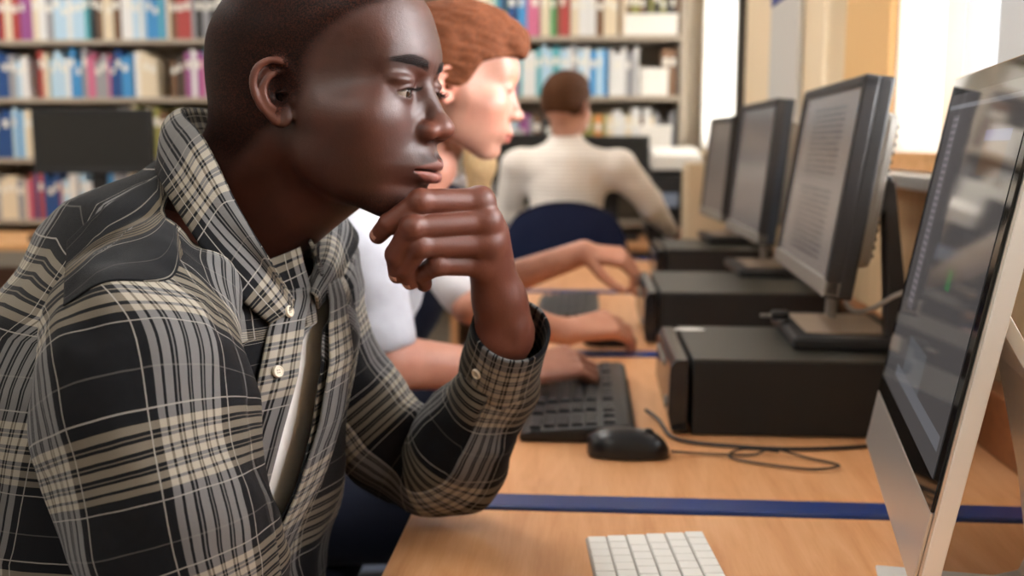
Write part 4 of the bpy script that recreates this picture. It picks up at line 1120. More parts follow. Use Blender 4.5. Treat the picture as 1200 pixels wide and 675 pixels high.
# eyelashes
b = B(); R_l = random.Random(4)
for s_ in (-1, 1):
    for k in range(34):
        yy = -.0125+.025*k/33; zz = .0036*.90*(max(0, 1-(yy/.0138)**2))**.75-.10*yy+.0002
        x0 = math.sqrt(max(1e-6, (ER+.0024)**2-yy*yy-zz*zz))
        p0 = EYE+np.array((x0-.0006, yy, zz)); L = .0075+.002*R_l.random()
        p1 = p0+np.array((L*.62, yy*.25+.001*R_l.uniform(-1, 1), -.0008)); p2 = p1+np.array((L*.35, yy*.12, .0030))
        pts = catmull(np.array([p0, p1, p2]), 5)*np.array((1, s_, 1))
        b.tube(h2w(pts), [.00022, .0002, .00016, .00012, .00006], 4)
lash = b.build('eyelashes', mat('black_hair_strand', '#0a0706', .5), hero); lash['kind'] = 'stuff'; unparent_fix(lash)
# eyebrow hairs
b = B()
from mathutils.kdtree import KDTree
bidx = np.nonzero(brow_mask(hero_L) > .35)[0]
for i in R_l.sample(list(bidx), min(1500, len(bidx))):
    p = hero_L[i]; s_ = 1 if p[1] > 0 else -1; y_ = abs(p[1]); up_ = (.9 if y_ < .020 else .25)
    d_ = np.array((-.25, s_*1.0, up_*(1 if p[2] < .035 else .0)-.15)); d_ /= np.linalg.norm(d_)
    nrm = p-np.array((.02, 0, .03)); nrm /= np.linalg.norm(nrm); L = .0045+.002*R_l.random()
    b.tube(h2w(np.array([p, p+d_*L*.5+nrm*.0007, p+d_*L+nrm*.0006])), [.00014, .00012, .00005], 3)
eb = b.build('eyebrows', mat('black_hair_strand', '#0a0706', .5), hero); eb['kind'] = 'stuff'; unparent_fix(eb)
# nails
b = B()
def nail(k, parent):
    j = DIG[k]; ax = j[4]-j[3]; ax /= np.linalg.norm(ax); outw = -CF+np.array((-.5, 0, .15)); outw -= ax*(outw@ax); outw /= np.linalg.norm(outw); sd = np.cross(ax, outw)
    V = []; F = []; n1, n2 = 8, 7; w, l, r = .0052, .0098, DR[k][4]
    for i in range(n1+1):
        for q in range(n2+1):
            s_ = -1+2*q/n2; t = i/n1; p = j[4]+ax*(-.004+l*t*(1-.12*s_*s_))+sd*(w*s_)+outw*(r*math.sqrt(max(0, 1-(w*s_/r)**2*.9))+.0002-.0028*max(0, t-.35)**2*4)
            V.append(p)
    for i in range(n1):
        for q in range(n2): a = i*(n2+1)+q; F.append((a, a+1, a+n2+2, a+n2+1))
    o = mesh_obj('fingernail', V, F, mat('fingernail', '#a87c6c', .28), parent, smooth=True); unparent_fix(o)
    md = o.modifiers.new('t', 'SOLIDIFY'); md.thickness = .0006
for k in ('index', 'middle', 'ring'): nail(k, hero)
# ================================================================ his clothes
PL1 = plaid('plaid_cloth'); PL2 = plaid('plaid_cloth_collar', off=(.03, .058))
PL3 = plaid('plaid_cloth_yoke', grey='#4a494c', beige='#5f5545', line='#77726a')
M_TEE = cloth('white_tee_cotton', '#e6e3df', fine=500)
M_BTN = mat('pearl_button', '#cfc4b0', .3)
UX = np.array((.232, .973, 0)); FX = np.array((.973, -.232, 0))      # towards his left, towards his front
def px_of(P):
    v = P-CAM; x, y, z = v@CR, v@CU, v@CF; return 600+FPX*x/z, 337.5-FPX*y/z
TZ = [(1.152, -.336, 1.002, .050, .052), (1.125, -.352, 1.000, .066, .068), (1.112, -.366, .996, .080, .086), (1.095, -.382, .990, .094, .108), (1.070, -.394, .981, .104, .122), (1.040, -.396, .975, .115, .146), (1.005, -.400, .969, .134, .175), (.950, -.409, .965, .155, .198),
      (.900, -.416, .963, .157, .202), (.820, -.427, .966, .156, .195), (.740, -.442, .97, .153, .189), (.650, -.460, .975, .152, .189), (.540, -.480, .98, .155, .192)]
def torso_pt(z, th, grow=0.0, expo=2.35):
    a = np.array(TZ); o = np.argsort(a[:, 0]); cx, cy, ra, rb = [np.interp(z, a[o, 0], a[o, i]) for i in (1, 2, 3, 4)]
    e = 2/expo; ca, sa = math.cos(th), math.sin(th)
    return np.array((cx, cy, z))+FX*(math.copysign(abs(ca)**e, ca)*(ra+grow))+UX*(math.copysign(abs(sa)**e, sa)*(rb+grow))
def theta_at(px, z, grow=0.0):
    best = None
    for k in range(-90, 60):
        th = math.radians(k); p = torso_pt(z, th, grow); x, y = px_of(p); e = abs(x-px)
        if best is None or e < best[0]: best = (e, th)
    return best[1]
def py_to_z(py, Y=.90): return PY(330, py, Y)[2]
# edges of the two front panels as seen in height
EDR = [(py_to_z(y), x) for x, y in ((352, 346), (345, 372), (337, 425), (320, 490), (304, 545), (292, 600), (292, 640), (300, 675), (310, 760), (310, 900))]
EDL = [(py_to_z(y), x) for x, y in ((362, 340), (366, 385), (366, 430), (352, 500), (330, 560), (306, 606), (288, 640), (290, 675), (296, 760), (300, 900))]
thR = [(z, theta_at(x, z, .010)) for z, x in EDR]; thL = [(z, theta_at(x, z, .010)) for z, x in EDL]
def th_r(z): t = np.array(thR); o = np.argsort(t[:, 0]); return float(np.interp(z, t[o, 0], t[o, 1]))
def th_l(z): t = np.array(thL); o = np.argsort(t[:, 0]); return float(np.interp(z, t[o, 0], t[o, 1]))
shirt = None
def torso_disp(th, s, V):
    z = V[:, 2]; d = np.zeros(len(V))
    q = np.stack([V[:, 0]*5+V[:, 1]*3, V[:, 1]*6, z*3.2], 1)
    d += .0060*fbm(q, 1.0, 3, 4.0)+.0075*(.3-np.abs(fbm(q*np.array((1.2, 1.2, .7)), 1.0, 2, 14.0)))
    # pull lines from the armpit towards the waist and across the chest
    d += .0035*np.sin(38*(z*.8+th*.08)+2*np.sin(z*9))*smoothstep(.2, .9, np.abs(th))*smoothstep(1.06, .98, z)
    d += .0060*np.exp(-((z-.70)/.05)**2)*np.sin(11*th)
    return d
NVT = 110
zs = np.interp(np.linspace(0, 1, NVT), np.linspace(0, 1, len(TZ)), [t[0] for t in TZ])
def torso_sheet(name, m, grow, ta, tb, nu, parent, disp=torso_disp, ztop=1.152, zbot=.54, uo=0.0, thick=.0014, edge=None):
    z = np.linspace(ztop, zbot, NVT); V = []; UV = []; T_ = []
    for zz in z:
        a, b_ = ta(zz), tb(zz)
        # arc length along the ring measured from the first edge
        ths = np.linspace(a, b_, nu); zl = [zz-.105*max(0, math.cos(t+.32))**1.2*float(smoothstep(.95, 1.13, zz)) for t in ths]
        P = np.array([torso_pt(z_, t, grow+.008*float(smoothstep(1.03, 1.10, zz))*(.5-.5*math.cos(t))) for z_, t in zip(zl, ths)])
        s_ = np.concatenate([[0], np.cumsum(np.linalg.norm(np.diff(P, axis=0), axis=1))])
        V.append(P); UV.append(np.stack([s_+uo, np.full(nu, 1.2-zz)], 1)); T_.append(ths)
    V = np.array(V).reshape(-1, 3); UV = np.array(UV).reshape(-1, 2); th = np.array(T_).ravel()
    N = vnormals(V, nu, NVT, False); cen = V.copy(); cen[:, :2] -= np.array((-.41, .97)); N *= np.sign((N[:, :2]*cen[:, :2]).sum(1).mean())
    dd = np.maximum(disp(th, 0, V), -.006) if disp else 0
    if edge is not None: dd = dd+edge(th, V, np.array([np.interp(t_, (0, 1), (0, 1)) for t_ in np.tile(np.linspace(0, 1, nu), NVT)]))
    V = V+N*np.reshape(dd, (-1, 1))
    o = mesh_obj(name, V, grid_faces(nu, NVT, False), m, parent, smooth=True, uv=UV); unparent_fix(o)
    md = o.modifiers.new('thickness', 'SOLIDIFY'); md.thickness = thick; md.offset = 0
    return o, V
# white T-shirt below
tee, _ = torso_sheet('undershirt', M_TEE, -.001, lambda z: -math.pi, lambda z: math.pi, 120, hero, disp=lambda th, s, V: .002*fbm(V*np.array((6, 6, 4)), 1.2, 2, 9.0), ztop=1.088)
# shirt body: from the right front edge round the back to the left front edge
def edge_fold(th, V, t):
    z = V[:, 2]
    e = .006*np.exp(-(t/.012)**2)+.010*np.exp(-((1-t)/.02)**2)
    return e*smoothstep(1.10, 1.04, z)
shirt, SV = torso_sheet('shirt', PL1, .011, lambda z: th_r(z), lambda z: th_l(z)-2*math.pi, 300, hero, edge=edge_fold, uo=.05)
SHIRT_BVH = BVHTree.FromPolygons([tuple(v) for v in SV], grid_faces(300, NVT, False))
SM = [tuple(v) for v in SV]
shirt.matrix_parent_inverse = Matrix.Translation(-Vector(hero.location))
def sub(o):     # parts of the shirt stay where they are modelled (shirt and its parent carry no rotation)
    o.parent = shirt; return o
def hit(px, py, lift=.001):
    d = Vector(ray(px, py)).normalized(); loc, nor, i, dist = SHIRT_BVH.ray_cast(Vector(CAM), d)
    if loc is None: return None, None
    if nor.dot(d) > 0: nor = -nor
    return np.array(loc+nor*lift), np.array(nor)
# placket strips that follow the front edges
def edge_strip(name, thf, sgn, w, m, lift):
    zz = np.linspace(1.02, .56, 60); c = []
    for k in range(5):
        c.append([torso_pt(z, thf(z)+sgn*(.002+w*k/4)/.15, .011+lift)+FX*(.006*(1-k/4)) for z in zz])
    K = np.stack([np.array(q) for q in c]); V = K.reshape(-1, 3); n = len(zz)
    UV = np.stack([np.repeat(np.arange(5)*w/4+.004, n), np.tile(1.2-zz, 5)], 1)
    o = mesh_obj(name, V, grid_faces(n, 5, False), m, None, smooth=True, uv=UV); o.parent = shirt
    md = o.modifiers.new('t', 'SOLIDIFY'); md.thickness = .0026; md.offset = 0; return o
edge_strip('button_placket', th_r, -1, .030, PL2, .006)
edge_strip('buttonhole_placket', th_l, 1, .030, PL2, .010)
# ---- sleeves
def wr(V, sc, amp, seed): return amp*(fbm(V*np.asarray(sc), 1.0, 3, seed)+.9*(.35-np.abs(fbm(V*np.asarray(sc)*.9+3.1, 1.0, 2, seed+5))))
def sleeve_r(th, s, V):
    d = wr(V, (10, 10, 8), .0085, 2.0)
    d += .0060*np.sin(52*s+1.3*np.sin(th*2)+th*1.2)*smoothstep(.10, .30, s)*(.55+.45*np.cos(th-1.0))
    d += .0060*np.sin(th*5+s*9)*smoothstep(.10, .02, s)
    return d
def S(px, py, Y, ra, rb, ref=(0, -1, 0)): return tuple(PY(px, py, Y))+(ra, rb)+ref
sr = [S(205, 334, .865, .054, .054, (.2, 0, 1)), S(184, 356, .825, .062, .064, (.35, 0, 1)), S(167, 388, .79, .071, .072, (.7, 0, .8)), S(165, 432, .767, .078, .077, (1, 0, .3)), S(172, 490, .748, .080, .079, (1, 0, .1)), S(188, 560, .738, .076, .076, (1, 0, .1)),
      S(208, 640, .732, .069, .072, (1, 0, .2)), S(235, 715, .732, .068, .068, (.9, 0, .4)), S(275, 775, .735, .062, .062, (.6, 0, .8)), (-.22, .750, .655, .056, .056, .2, 0, 1), (-.15, .775, .645, .050, .048, 0, 0, 1), (-.09, .80, .642, .044, .040, 0, 0, 1)]
def uv_r(th, s, V, UV): return np.stack([th*.082+.105, (s+.034)/.76], 1)
o = loft('sleeve', sr, 130, 190, PL1, None, expo=2.1, disp=sleeve_r, uvs=uv_r); o.parent = shirt
SRV = o
def sleeve_l(th, s, V):
    d = wr(V, (11, 11, 10), .0075, 6.0)
    el = np.exp(-((s-.30)/.07)**2)
    d += .0055*np.sin(70*s+2.2*np.cos(th))*el
    d += .0040*np.sin(48*s+th*1.5)*smoothstep(.36, .42, s)
    return d

CB = PY(585, 436, 1.052)
sl = [S(345, 295, 1.07, .056, .056), S(360, 318, 1.11, .064, .062), S(368, 378, 1.125, .064, .060), S(392, 438, 1.132, .064, .058), S(432, 490, 1.135, .062, .058), S(468, 528, 1.13, .058, .056), S(503, 549, 1.12, .055, .054), S(533, 536, 1.105, .055, .056),
      S(555, 500, 1.085, .052, .053), S(572, 465, 1.068, .047, .048), S(582, 444, 1.057, .042, .043), S(588, 428, 1.047, .0375, .0375)]
def uv_l(th, s, V, UV): return np.stack([th*.058+.02, s+.055], 1)
o = loft('sleeve', sl, 110, 190, PL1, None, expo=2.05, disp=sleeve_l, uvs=uv_l); o.parent = shirt
# cuff: a flared band round the wrist, open rim tilted up towards the camera
CT = PY(600, 385, 1.000)
cs = [tuple(CB+(CB-CT)*.08)+(.0405, .0405, 0, -1, 0), tuple(CB*.8+CT*.2)+(.0415, .0412, 0, -1, 0), tuple(CB*.45+CT*.55)+(.0395, .0395, 0, -1, 0), tuple(CT)+(.0385, .0385, 0, -1, 0)]
o = loft('cuff', cs, 90, 26, PL2, None, uvs=lambda th, s, V, UV: np.stack([th*.04+.01, s*.9+.079], 1), thick=.003, disp=lambda th, s, V: .0008*np.sin(th*3)); o.parent = shirt
cuff = o
# lining inside the cuff
# ---- collar: stand and leaf swept round the neck (rows: bottom of stand, fold, mid leaf, outer edge)
ST = [PY(352, 372, .925), PY(372, 312, 1.00), (-.300, 1.075, 1.070), (-.385, 1.085, 1.100), PY(262, 190, 1.02), PY(232, 188, .955), PY(250, 225, .905), PY(282, 285, .885), PY(315, 335, .885), PY(342, 368, .895)]
FO = [PY(358, 350, .925), PY(374, 285, 1.005), (-.292, 1.065, 1.105), (-.370, 1.090, 1.150), PY(250, 132, 1.035), PY(213, 130, .965), PY(240, 165, .905), PY(280, 245, .872), PY(316, 305, .868), PY(345, 352, .884)]
def on(px, py, Y, lift):
    h_, n_ = hit(px, py, lift)
    return h_ if h_ is not None and abs(h_[1]-Y) < .09 else PY(px, py, Y)
ML = [on(362, 352, .925, .010), on(384, 300, 1.00, .012), (-.278, 1.100, 1.090), (-.385, 1.125, 1.135), PY(228, 140, 1.045), PY(190, 150, .958), PY(213, 200, .885), on(256, 262, .862, .014), on(296, 322, .86, .012), on(330, 366, .868, .010)]
OU = [on(372, 362, .925, .006), on(402, 318, 1.01, .007), (-.262, 1.120, 1.060), (-.395, 1.150, 1.095), PY(215, 175, 1.050), PY(184, 192, .945), on(196, 232, .880, .008), on(236, 298, .870, .007), on(276, 352, .865, .007), on(311, 381, .868, .007)]
def cdisp(V): return .0012*fbm(V*12, 1.0, 2, 3.0)
o = strip('collar_leaf', [FO, [tuple(np.array(a)*.5+np.array(b)*.5+np.array((0, 0, .004))) for a, b in zip(FO, ML)], ML, OU], 120, PL2, None, nv=22, thick=.0030, disp=cdisp, swap=True, uvo=(.01, .0)); o.parent = shirt
o = strip('collar_stand', [ST, [tuple(np.array(a)*.5+np.array(b)*.5) for a, b in zip(ST, FO)], FO], 120, PL2, None, nv=10, thick=.002, swap=True); o.parent = shirt
# ---- yoke: separate panel over the shoulders laid on the shirt, its edge a raised seam
def seam(pts, r=.0011, lift=.002, name='seam', m=None):
    P = []
    for a, b_ in zip(pts[:-1], pts[1:]):
        for t in np.linspace(0, 1, 8, endpoint=False):
            h_, _n = hit(a[0]+(b_[0]-a[0])*t, a[1]+(b_[1]-a[1])*t, lift)
            if h_ is not None: P.append(h_)
    if len(P) > 3:
        o = B().tube(P, r, 6).build(name, m or mat('seam_thread', '#2a2a2d', .8), None, smooth=True); o.parent = shirt
# ---- yoke panel over the near shoulder
_dg = bpy.context.evaluated_depsgraph_get()
def allbvh(objs):
    Vs = []; Fs = []; o_ = 0
    for ob in objs:
        me = ob.data; M_ = np.array([tuple(v.co) for v in me.vertices]); Vs.append(M_); Fs += [tuple(i+o_ for i in p.vertices) for p in me.polygons]; o_ += len(M_)
    return BVHTree.FromPolygons([tuple(v) for v in np.concatenate(Vs)], Fs)
SHB = allbvh([shirt, SRV])
def hit2(px, py, lift):
    d = Vector(ray(px, py)).normalized(); loc, nor, i, dist = SHB.ray_cast(Vector(CAM), d)
    if loc is None: return None
    if nor.dot(d) > 0: nor = -nor
    return np.array(loc+nor*lift)
def patch(name, top, bot, nu, nv, m, uvf, lift=.0022, sm=6):
    t_ = catmull(np.array(top, float), nu); b_ = catmull(np.array(bot, float), nu); G = np.zeros((nv, nu, 3)); last = None
    for j in range(nv):
        for i in range(nu):
            q = t_[i]*(1-j/(nv-1))+b_[i]*j/(nv-1); h_ = hit2(q[0], q[1], lift)
            if h_ is None: h_ = last
            G[j, i] = h_; last = h_
    for _ in range(sm):
        H = G.copy(); H[1:-1, 1:-1] = (G[1:-1, 1:-1]*2+G[:-2, 1:-1]+G[2:, 1:-1]+G[1:-1, :-2]+G[1:-1, 2:])/6; G = H
    su = np.concatenate([[0], np.cumsum(np.linalg.norm(np.diff(G[nv//2], axis=0), axis=1))]); sv = np.concatenate([[0], np.cumsum(np.linalg.norm(np.diff(G[:, nu//2], axis=0), axis=1))])
    U = np.stack(np.meshgrid(su, sv), -1).reshape(-1, 2)
    o = mesh_obj(name, G.reshape(-1, 3), grid_faces(nu, nv, False), m, None, smooth=True, uv=uvf(U)); o.parent = shirt
    md = o.modifiers.new('t', 'SOLIDIFY'); md.thickness = .0014; md.offset = 0; return o
patch('yoke', [(192, 206), (152, 226), (114, 252), (80, 284)], [(213, 300), (196, 329), (125, 332), (76, 360)], 60, 50, PL3, lambda U: np.stack([.095+U[:, 0]*.02, U[:, 1]*.85+U[:, 0]*-.12+.020], 1), lift=.0012, sm=3)
# ---- buttons on the placket, cuff and collar band
for x, y in ((329, 367), (318, 437), (293, 582)):
    P, N_ = hit(x, y, .0045)
    if P is not None: o = button(P+N_*.004-0, N_, .0055, M_BTN, None); o.parent = shirt

def on_mesh(o, px, py, lift):
    dg = bpy.context.evaluated_depsgraph_get(); bv = BVHTree.FromObject(o, dg)
    d = Vector(ray(px, py)).normalized(); loc, nor, i, dist = bv.ray_cast(Vector(CAM), d)
    if loc is None: return None, None
    if nor.dot(d) > 0: nor = -nor
    return np.array(loc)+np.array(nor)*lift, np.array(nor)
P, N_ = on_mesh(cuff, 560, 437, .0016)
if P is not None: o = button(P, N_, .0056, M_BTN, None); o.parent = shirt
# neckband of the tee
nb = [torso_pt(1.086-.085*max(0, math.cos(q+.32))**1.2*float(smoothstep(.95, 1.11, 1.086)), q, .000) for q in np.linspace(-math.pi, math.pi, 60)]
o = B().tube(nb[:-1], .0055, 8, closed=True).build('undershirt_neckband', M_TEE, hero, smooth=True); unparent_fix(o)
# ---- trousers and shoes (below the frame)
M_JEAN = cloth('dark_denim', '#1d2536')
def trous(P):
    d = sd_ell(P, (-.50, .975, .545), (.15, .185, .12))
    for s_, y in ((-1, .86), (1, 1.07)):
        d = smin(d, sd_cone(P, (-.50, .975+s_*.09, .54), (-.10, y, .56), .085, .065), .04)
        d = smin(d, sd_cone(P, (-.10, y, .555), (-.14, y, .09), .066, .05), .03)
    return smax(d, .07-P[:, 2], .01)
o = sdf_obj('trousers', trous, (-.70, .74, .03), (.02, 1.20, .70), .010, M_JEAN, hero, 2); unparent_fix(o)
for y in (.86, 1.07):
    def shoe(P, y=y):
        d = sd_cone(P, (-.15, y, .050), (-.01, y, .036), .045, .036)
        return smax(d, .004-P[:, 2], .004)
    o = sdf_obj('shoe', shoe, (-.24, y-.07, -.01), (.06, y+.07, .13), .006, mat('black_shoe', '#15161a', .45), hero, 2); unparent_fix(o)
# right hand resting under the desk edge
# ================================================================ the other people
def kid(root):
    def f(o): o.matrix_parent_inverse = Matrix.Translation(-Vector(root.location)); return o
    return f
def hand_chain(W, f, n, side, s=1.0, curl=(20, 35, 25), spread=5, thumb=(.55, .35)):
    """W wrist, f towards the fingers, n back-of-hand normal, side +1/-1: thumb direction = side * (n x f). Returns list of cones"""
    f = np.asarray(f, float)/np.linalg.norm(f); n = np.asarray(n, float); n = n-f*(n@f); n /= np.linalg.norm(n); t = np.cross(n, f)*side
    W = np.asarray(W, float); out = []; pal = []
    def rot(v, ax, a):
        a = math.radians(a); return v*math.cos(a)+np.cross(ax, v)*math.sin(a)+ax*(ax@v)*(1-math.cos(a))
    ln = [(.046, .026, .021), (.050, .030, .022), (.046, .028, .021), (.036, .021, .019)]
    for i, (l, lat) in enumerate(zip(ln, (.026, .008, -.010, -.027))):
        mc = W+f*(.092-.004*abs(i-1))*s+t*lat*s+n*.004*s
        pal.append((W+t*lat*.5*s, mc, .0145*s, .0115*s))
        d = rot(f, n, -spread*(1.5-i)*side*-1*0.0+0); ax = np.cross(n, f); ax /= np.linalg.norm(ax)
        d = f+t*(1.5-i)*.05; d /= np.linalg.norm(d); p = mc; r0 = .0098*s
        for k in range(3):
            d = rot(d, np.cross(d, -n)/np.linalg.norm(np.cross(d, -n)), curl[k]); q = p+d*l[k]*s
            out.append((p, q, r0, r0*.9)); p = q; r0 *= .9
    d = f*.75+t*thumb[0]-n*thumb[1]; d /= np.linalg.norm(d); p = W+f*.018*s+t*.022*s-n*.006*s
    for k, (l, r0) in enumerate(((.042, .0145), (.033, .0118), (.026, .0105))):
        q = p+d*l*s; out.append((p, q, r0*s, r0*.9*s)); p = q; d = d*.9+f*.35; d /= np.linalg.norm(d)
    return pal, out
def hand_eval(P, chain):
    pal, fin = chain; d = None
    for a, b_, r1, r2 in pal:
        c = sd_cone(P, a, b_, r1, r2); d = c if d is None else smin(d, c, .010)
    g = None
    for a, b_, r1, r2 in fin:
        c = sd_cone(P, a, b_, r1, r2); g = c if g is None else smin(g, c, .0016)
    return smin(d, g, .005)
def build_person(root, HC_, HR_, scale, hp, skinm, neck, parts, boxes, hairm, hairf, eyem, hb=((-.17, -.12, -.13), (.15, .12, .20)), hl=0.0, vox=.0026, armvox=.0032, masks=True, brow=.5, lipm=.9):
    """parts: list of sdf functions (world) joined to the body; boxes: their bounds and voxel"""
    HMx = np.array(HR_)*scale; HMi = np.linalg.inv(HMx)
    tw = lambda L: np.asarray(L) @ HMx.T + HC_
    def hf(P):
        d = head_sdf(P, hp); a, b_, r1, r2 = neck; b_ = (np.asarray(b_)-HC_) @ HMi.T; return smin(d, sd_cone(P, a, b_, r1, r2), .022)
    V, F = surface_nets(hf, (-.20, -.105, -.215), (.14, .105, .15), vox, 2)
    L = V.copy(); Vs = [tw(V)]; Fs = [F[:, ::-1]]; n0 = len(V)
    for fn, (lo, hi, h) in zip(parts, boxes):
        V_, F_ = surface_nets(fn, lo, hi, h, 2); Vs.append(V_); Fs.append(F_[:, ::-1])
    o_ = 0; FF = []
    for v_, f_ in zip(Vs, Fs): FF.append(f_+o_); o_ += len(v_)
    body = mesh_obj('body', np.concatenate(Vs), np.concatenate(FF), skinm, root, smooth=True); kid(root)(body)
    z_ = np.zeros(o_-n0); y = np.abs(L[:, 1])
    set_attr(body, 'hair', np.concatenate([brow_mask(L)*brow, z_])); set_attr(body, 'lip', np.concatenate([lip_mask(L)*lipm, z_]))
    redm = np.maximum(gauss(L[:, 2]+.03, .025)*gauss(y-.045, .025)*(L[:, 0] > .03), (y > .072)*.9*smoothstep(.03, .01, np.abs(L[:, 0]+.01)))
    set_attr(body, 'red', np.concatenate([redm, z_+.25])); set_attr(body, 'palm', np.zeros(o_))
    # hair
    Vh, Fh = surface_nets(hairf, hb[0], hb[1], .0026, 1)
    h = mesh_obj('hair', tw(Vh), Fh[:, ::-1], hairm, root, smooth=True); kid(root)(h)
    if eyem: eyes(root, kid(root), tw, HR_, eyem, pitch=14, s=scale)
    return body, tw
def fbm_fast(P, sc, seed=0):
    """cheap sums of sines used for locks of hair and folds"""
    q = P*sc+seed; return (np.sin(q[:, 0]*1.0+np.sin(q[:, 1]*1.7)*1.3)+np.sin(q[:, 1]*1.3+np.sin(q[:, 2]*1.1)*1.7)+np.sin(q[:, 2]*1.5+np.sin(q[:, 0]*.9)*1.1))/3
def hair_mat(name, c1, c2, sc=(60, 60, 60)):
    m = mat(name, c1, .5); n = NT(m); v = n.scale(n.obj(), sc); nz = n.noise(v, 8, 4, .65)
    n.set('Base Color', n.ramp(nz, [(.3, c1), (.65, c2)])); n.bump(nz, .6, .003); n.b.inputs['Specular IOR Level'].default_value = .12; n.b.inputs['Roughness'].default_value = .7; return m
PALE = skin('pale_pink_skin', '#986a58', '#ad7f6c', '#944c42', '#8a5638', rough=.48, red='#d4806c', sss=.12, spec=.4)
PALE2 = skin('fair_skin', '#b5806a', '#c4937c', '#a5645a', '#6a4630', rough=.5, red='#c9785c', sss=.08, spec=.4)

# ---------------------------------------------------------------- young man with ginger hair
p2 = empty('person', (-.50, 1.66, .45)); tag(p2, 'young man with ginger hair in a light grey T-shirt typing at the second desk', 'person')
HC2 = PY(531, 104, 1.66); HR2 = Matrix.Rotation(math.radians(8), 3, 'Z') @ Matrix.Rotation(math.radians(13), 3, 'Y')
def hair2(P):
    x, y, z = P[:, 0], P[:, 1], P[:, 2]
    cr = cran(P, .0065)
    top = sd_ell(P, (.028, 0, .108), (.076, .062, .036), axes(pitch=6))
    d = smin(cr, top, .03)
    d = smin(d, sd_ell(P, (.082, -.012, .092), (.026, .045, .022), axes(pitch=28)), .02)      # fringe swept forward
    d = d-.0016*fbm_fast(P, np.array((150, 190, 150)))-.0014*fbm_fast(P, np.array((90, 380, 300)), 3)-.003*fbm_fast(P, np.array((45, 60, 50)), 3)*(z > .07)
    # below the hairline there is no hair
    xl = _ip(z, [(-.07, -.06), (-.03, -.030), (-.02, -.002), (-.01, .010), (.0, .015), (.012, .019), (.03, .025), (.05, .034), (.062, .056), (.07, .080), (.078, .115), (.2, .2)])
    d = smax(d, (x-xl-.004)*.8, .006)
    return smax(d, -.062-z, .008).astype(np.float32)
SH2R = PY(418, 300, 1.52); SH2L = PY(430, 275, 1.84); EL2R = PY(452, 424, 1.50); EL2L = PY(455, 400, 1.92); WR2R = PY(612, 436, 1.665); WR2L = PY(480, 470, 1.90)
ch2 = hand_chain(WR2R, PY(680, 424, 1.72)-WR2R, (0, -.6, 1), 1, 1.06, curl=(32, 34, 22))
def arm2(P):
    d = smin(sd_cone(P, EL2R, WR2R, .043, .027), sd_cone(P, SH2R, EL2R, .052, .044), .02)
    return smin(d, hand_eval(P, ch2), .014)
def core2(P):
    C7 = PY(464, 236, 1.65)
    d = sd_cone(P, C7-np.array((.05, 0, .10)), (-.56, 1.66, .62), .085, .10)
    d = smin(d, sd_cone(P, SH2R, SH2L, .055, .055), .06)
    d = smin(d, sd_cone(P, PY(505, 195, 1.66), C7, .044, .046), .03)
    d = smin(d, sd_cone(P, SH2L, EL2L, .05, .042), .02); d = smin(d, sd_cone(P, EL2L, WR2L+np.array((-.05, .0, .0)), .042, .03), .02)
    return d
lo = np.minimum(SH2R, WR2R)-.08; hi = np.maximum(EL2R, WR2R)+np.array((.16, .16, .28))
build_person(p2, HC2, HR2, .94, dict(nose_w=.86, lips=.80, nose=1.1, ear=.92), PALE, ((-.030, 0, -.03), PY(464, 236, 1.65)*.8+PY(505, 195, 1.66)*.2, .052, .046), [arm2, core2],
    [(lo, hi, .0028), ((-.80, 1.38, .45), (.02, 2.05, 1.2), .009)], hair_mat('ginger_hair', '#24120a', '#744024'), hair2, eye_mat('blue_grey_eye', '#4d6270', '#7d8e98'))
M_GREYTEE = cloth('light_grey_jersey', '#a2a2a8', fine=420)
def tee2(P):
    C7 = PY(466, 238, 1.65); q = P
    d = sd_cone(P, C7+np.array((-.050, 0, -.085)), (-.56, 1.66, .60), .108, .135)
    d = smin(d, sd_cone(P, C7+np.array((-.035, 0, -.03)), C7+np.array((-.05, 0, -.09)), .070, .09), .03)
    d = smin(d, sd_cone(P, SH2R+np.array((.01, .05, -.01)), SH2L+np.array((0, -.04, -.01)), .058, .058), .06)
    s1 = sd_cone(P, SH2R, SH2R*.20+EL2R*.80, .064, .056); d = smin(d, s1, .025)
    s2 = sd_cone(P, SH2L, SH2L*.4+EL2L*.6, .066, .062); d = smin(d, s2, .025)
    d = d-.0055*fbm_fast(P, np.array((22, 26, 34)), 1.0)-.003*fbm_fast(P, np.array((60, 40, 75)), 2)
    # open neck and sleeve ends
    d = smax(d, -sd_cone(P, C7+np.array((.030, 0, .040)), C7+np.array((.09, 0, .16)), .058, .07), .006)
    ax = (EL2R-SH2R)/np.linalg.norm(EL2R-SH2R); e = (P-(SH2R*.08+EL2R*.92)) @ ax.astype(np.float32); near = np.linalg.norm(P-EL2R, axis=1) < .16
    d = np.where(near, smax(d, e, .004), d)
    return smax(d, .53-P[:, 2], .01).astype(np.float32)
o = sdf_obj('t_shirt', tee2, (-.80, 1.36, .50), (-.05, 2.05, 1.18), .0065, M_GREYTEE, p2, 2); kid(p2)(o)
def legs(P, hip, ys, kx, kz=.56, r=.085):
    d = sd_ell(P, hip, (.15, .175, .12))
    for i, y in enumerate(ys):
        h = np.array(hip)+np.array((0, (y-hip[1])*.8, 0))
        d = smin(d, sd_cone(P, h, (kx, y, kz), r, .066), .04); d = smin(d, sd_cone(P, (kx, y, kz), (kx-.03, y, .09), .064, .05), .03)
    return smax(d, .07-P[:, 2], .01)
def footwear(root, xs, ys, m, dirx=1, diry=0):
    for y, x in zip(ys, xs):
        def shoe(P, y=y, x=x):
            d = sd_cone(P, (x, y, .050), (x+.14*dirx, y+.14*diry, .036), .045, .036); return smax(d, .004-P[:, 2], .004)
        o = sdf_obj('shoe', shoe, (x-.10, y-.10, -.01), (x+.22, y+.22, .13), .007, m, root, 2); kid(root)(o)
M_NAVYT = cloth('navy_trouser_cloth', '#161b2c')
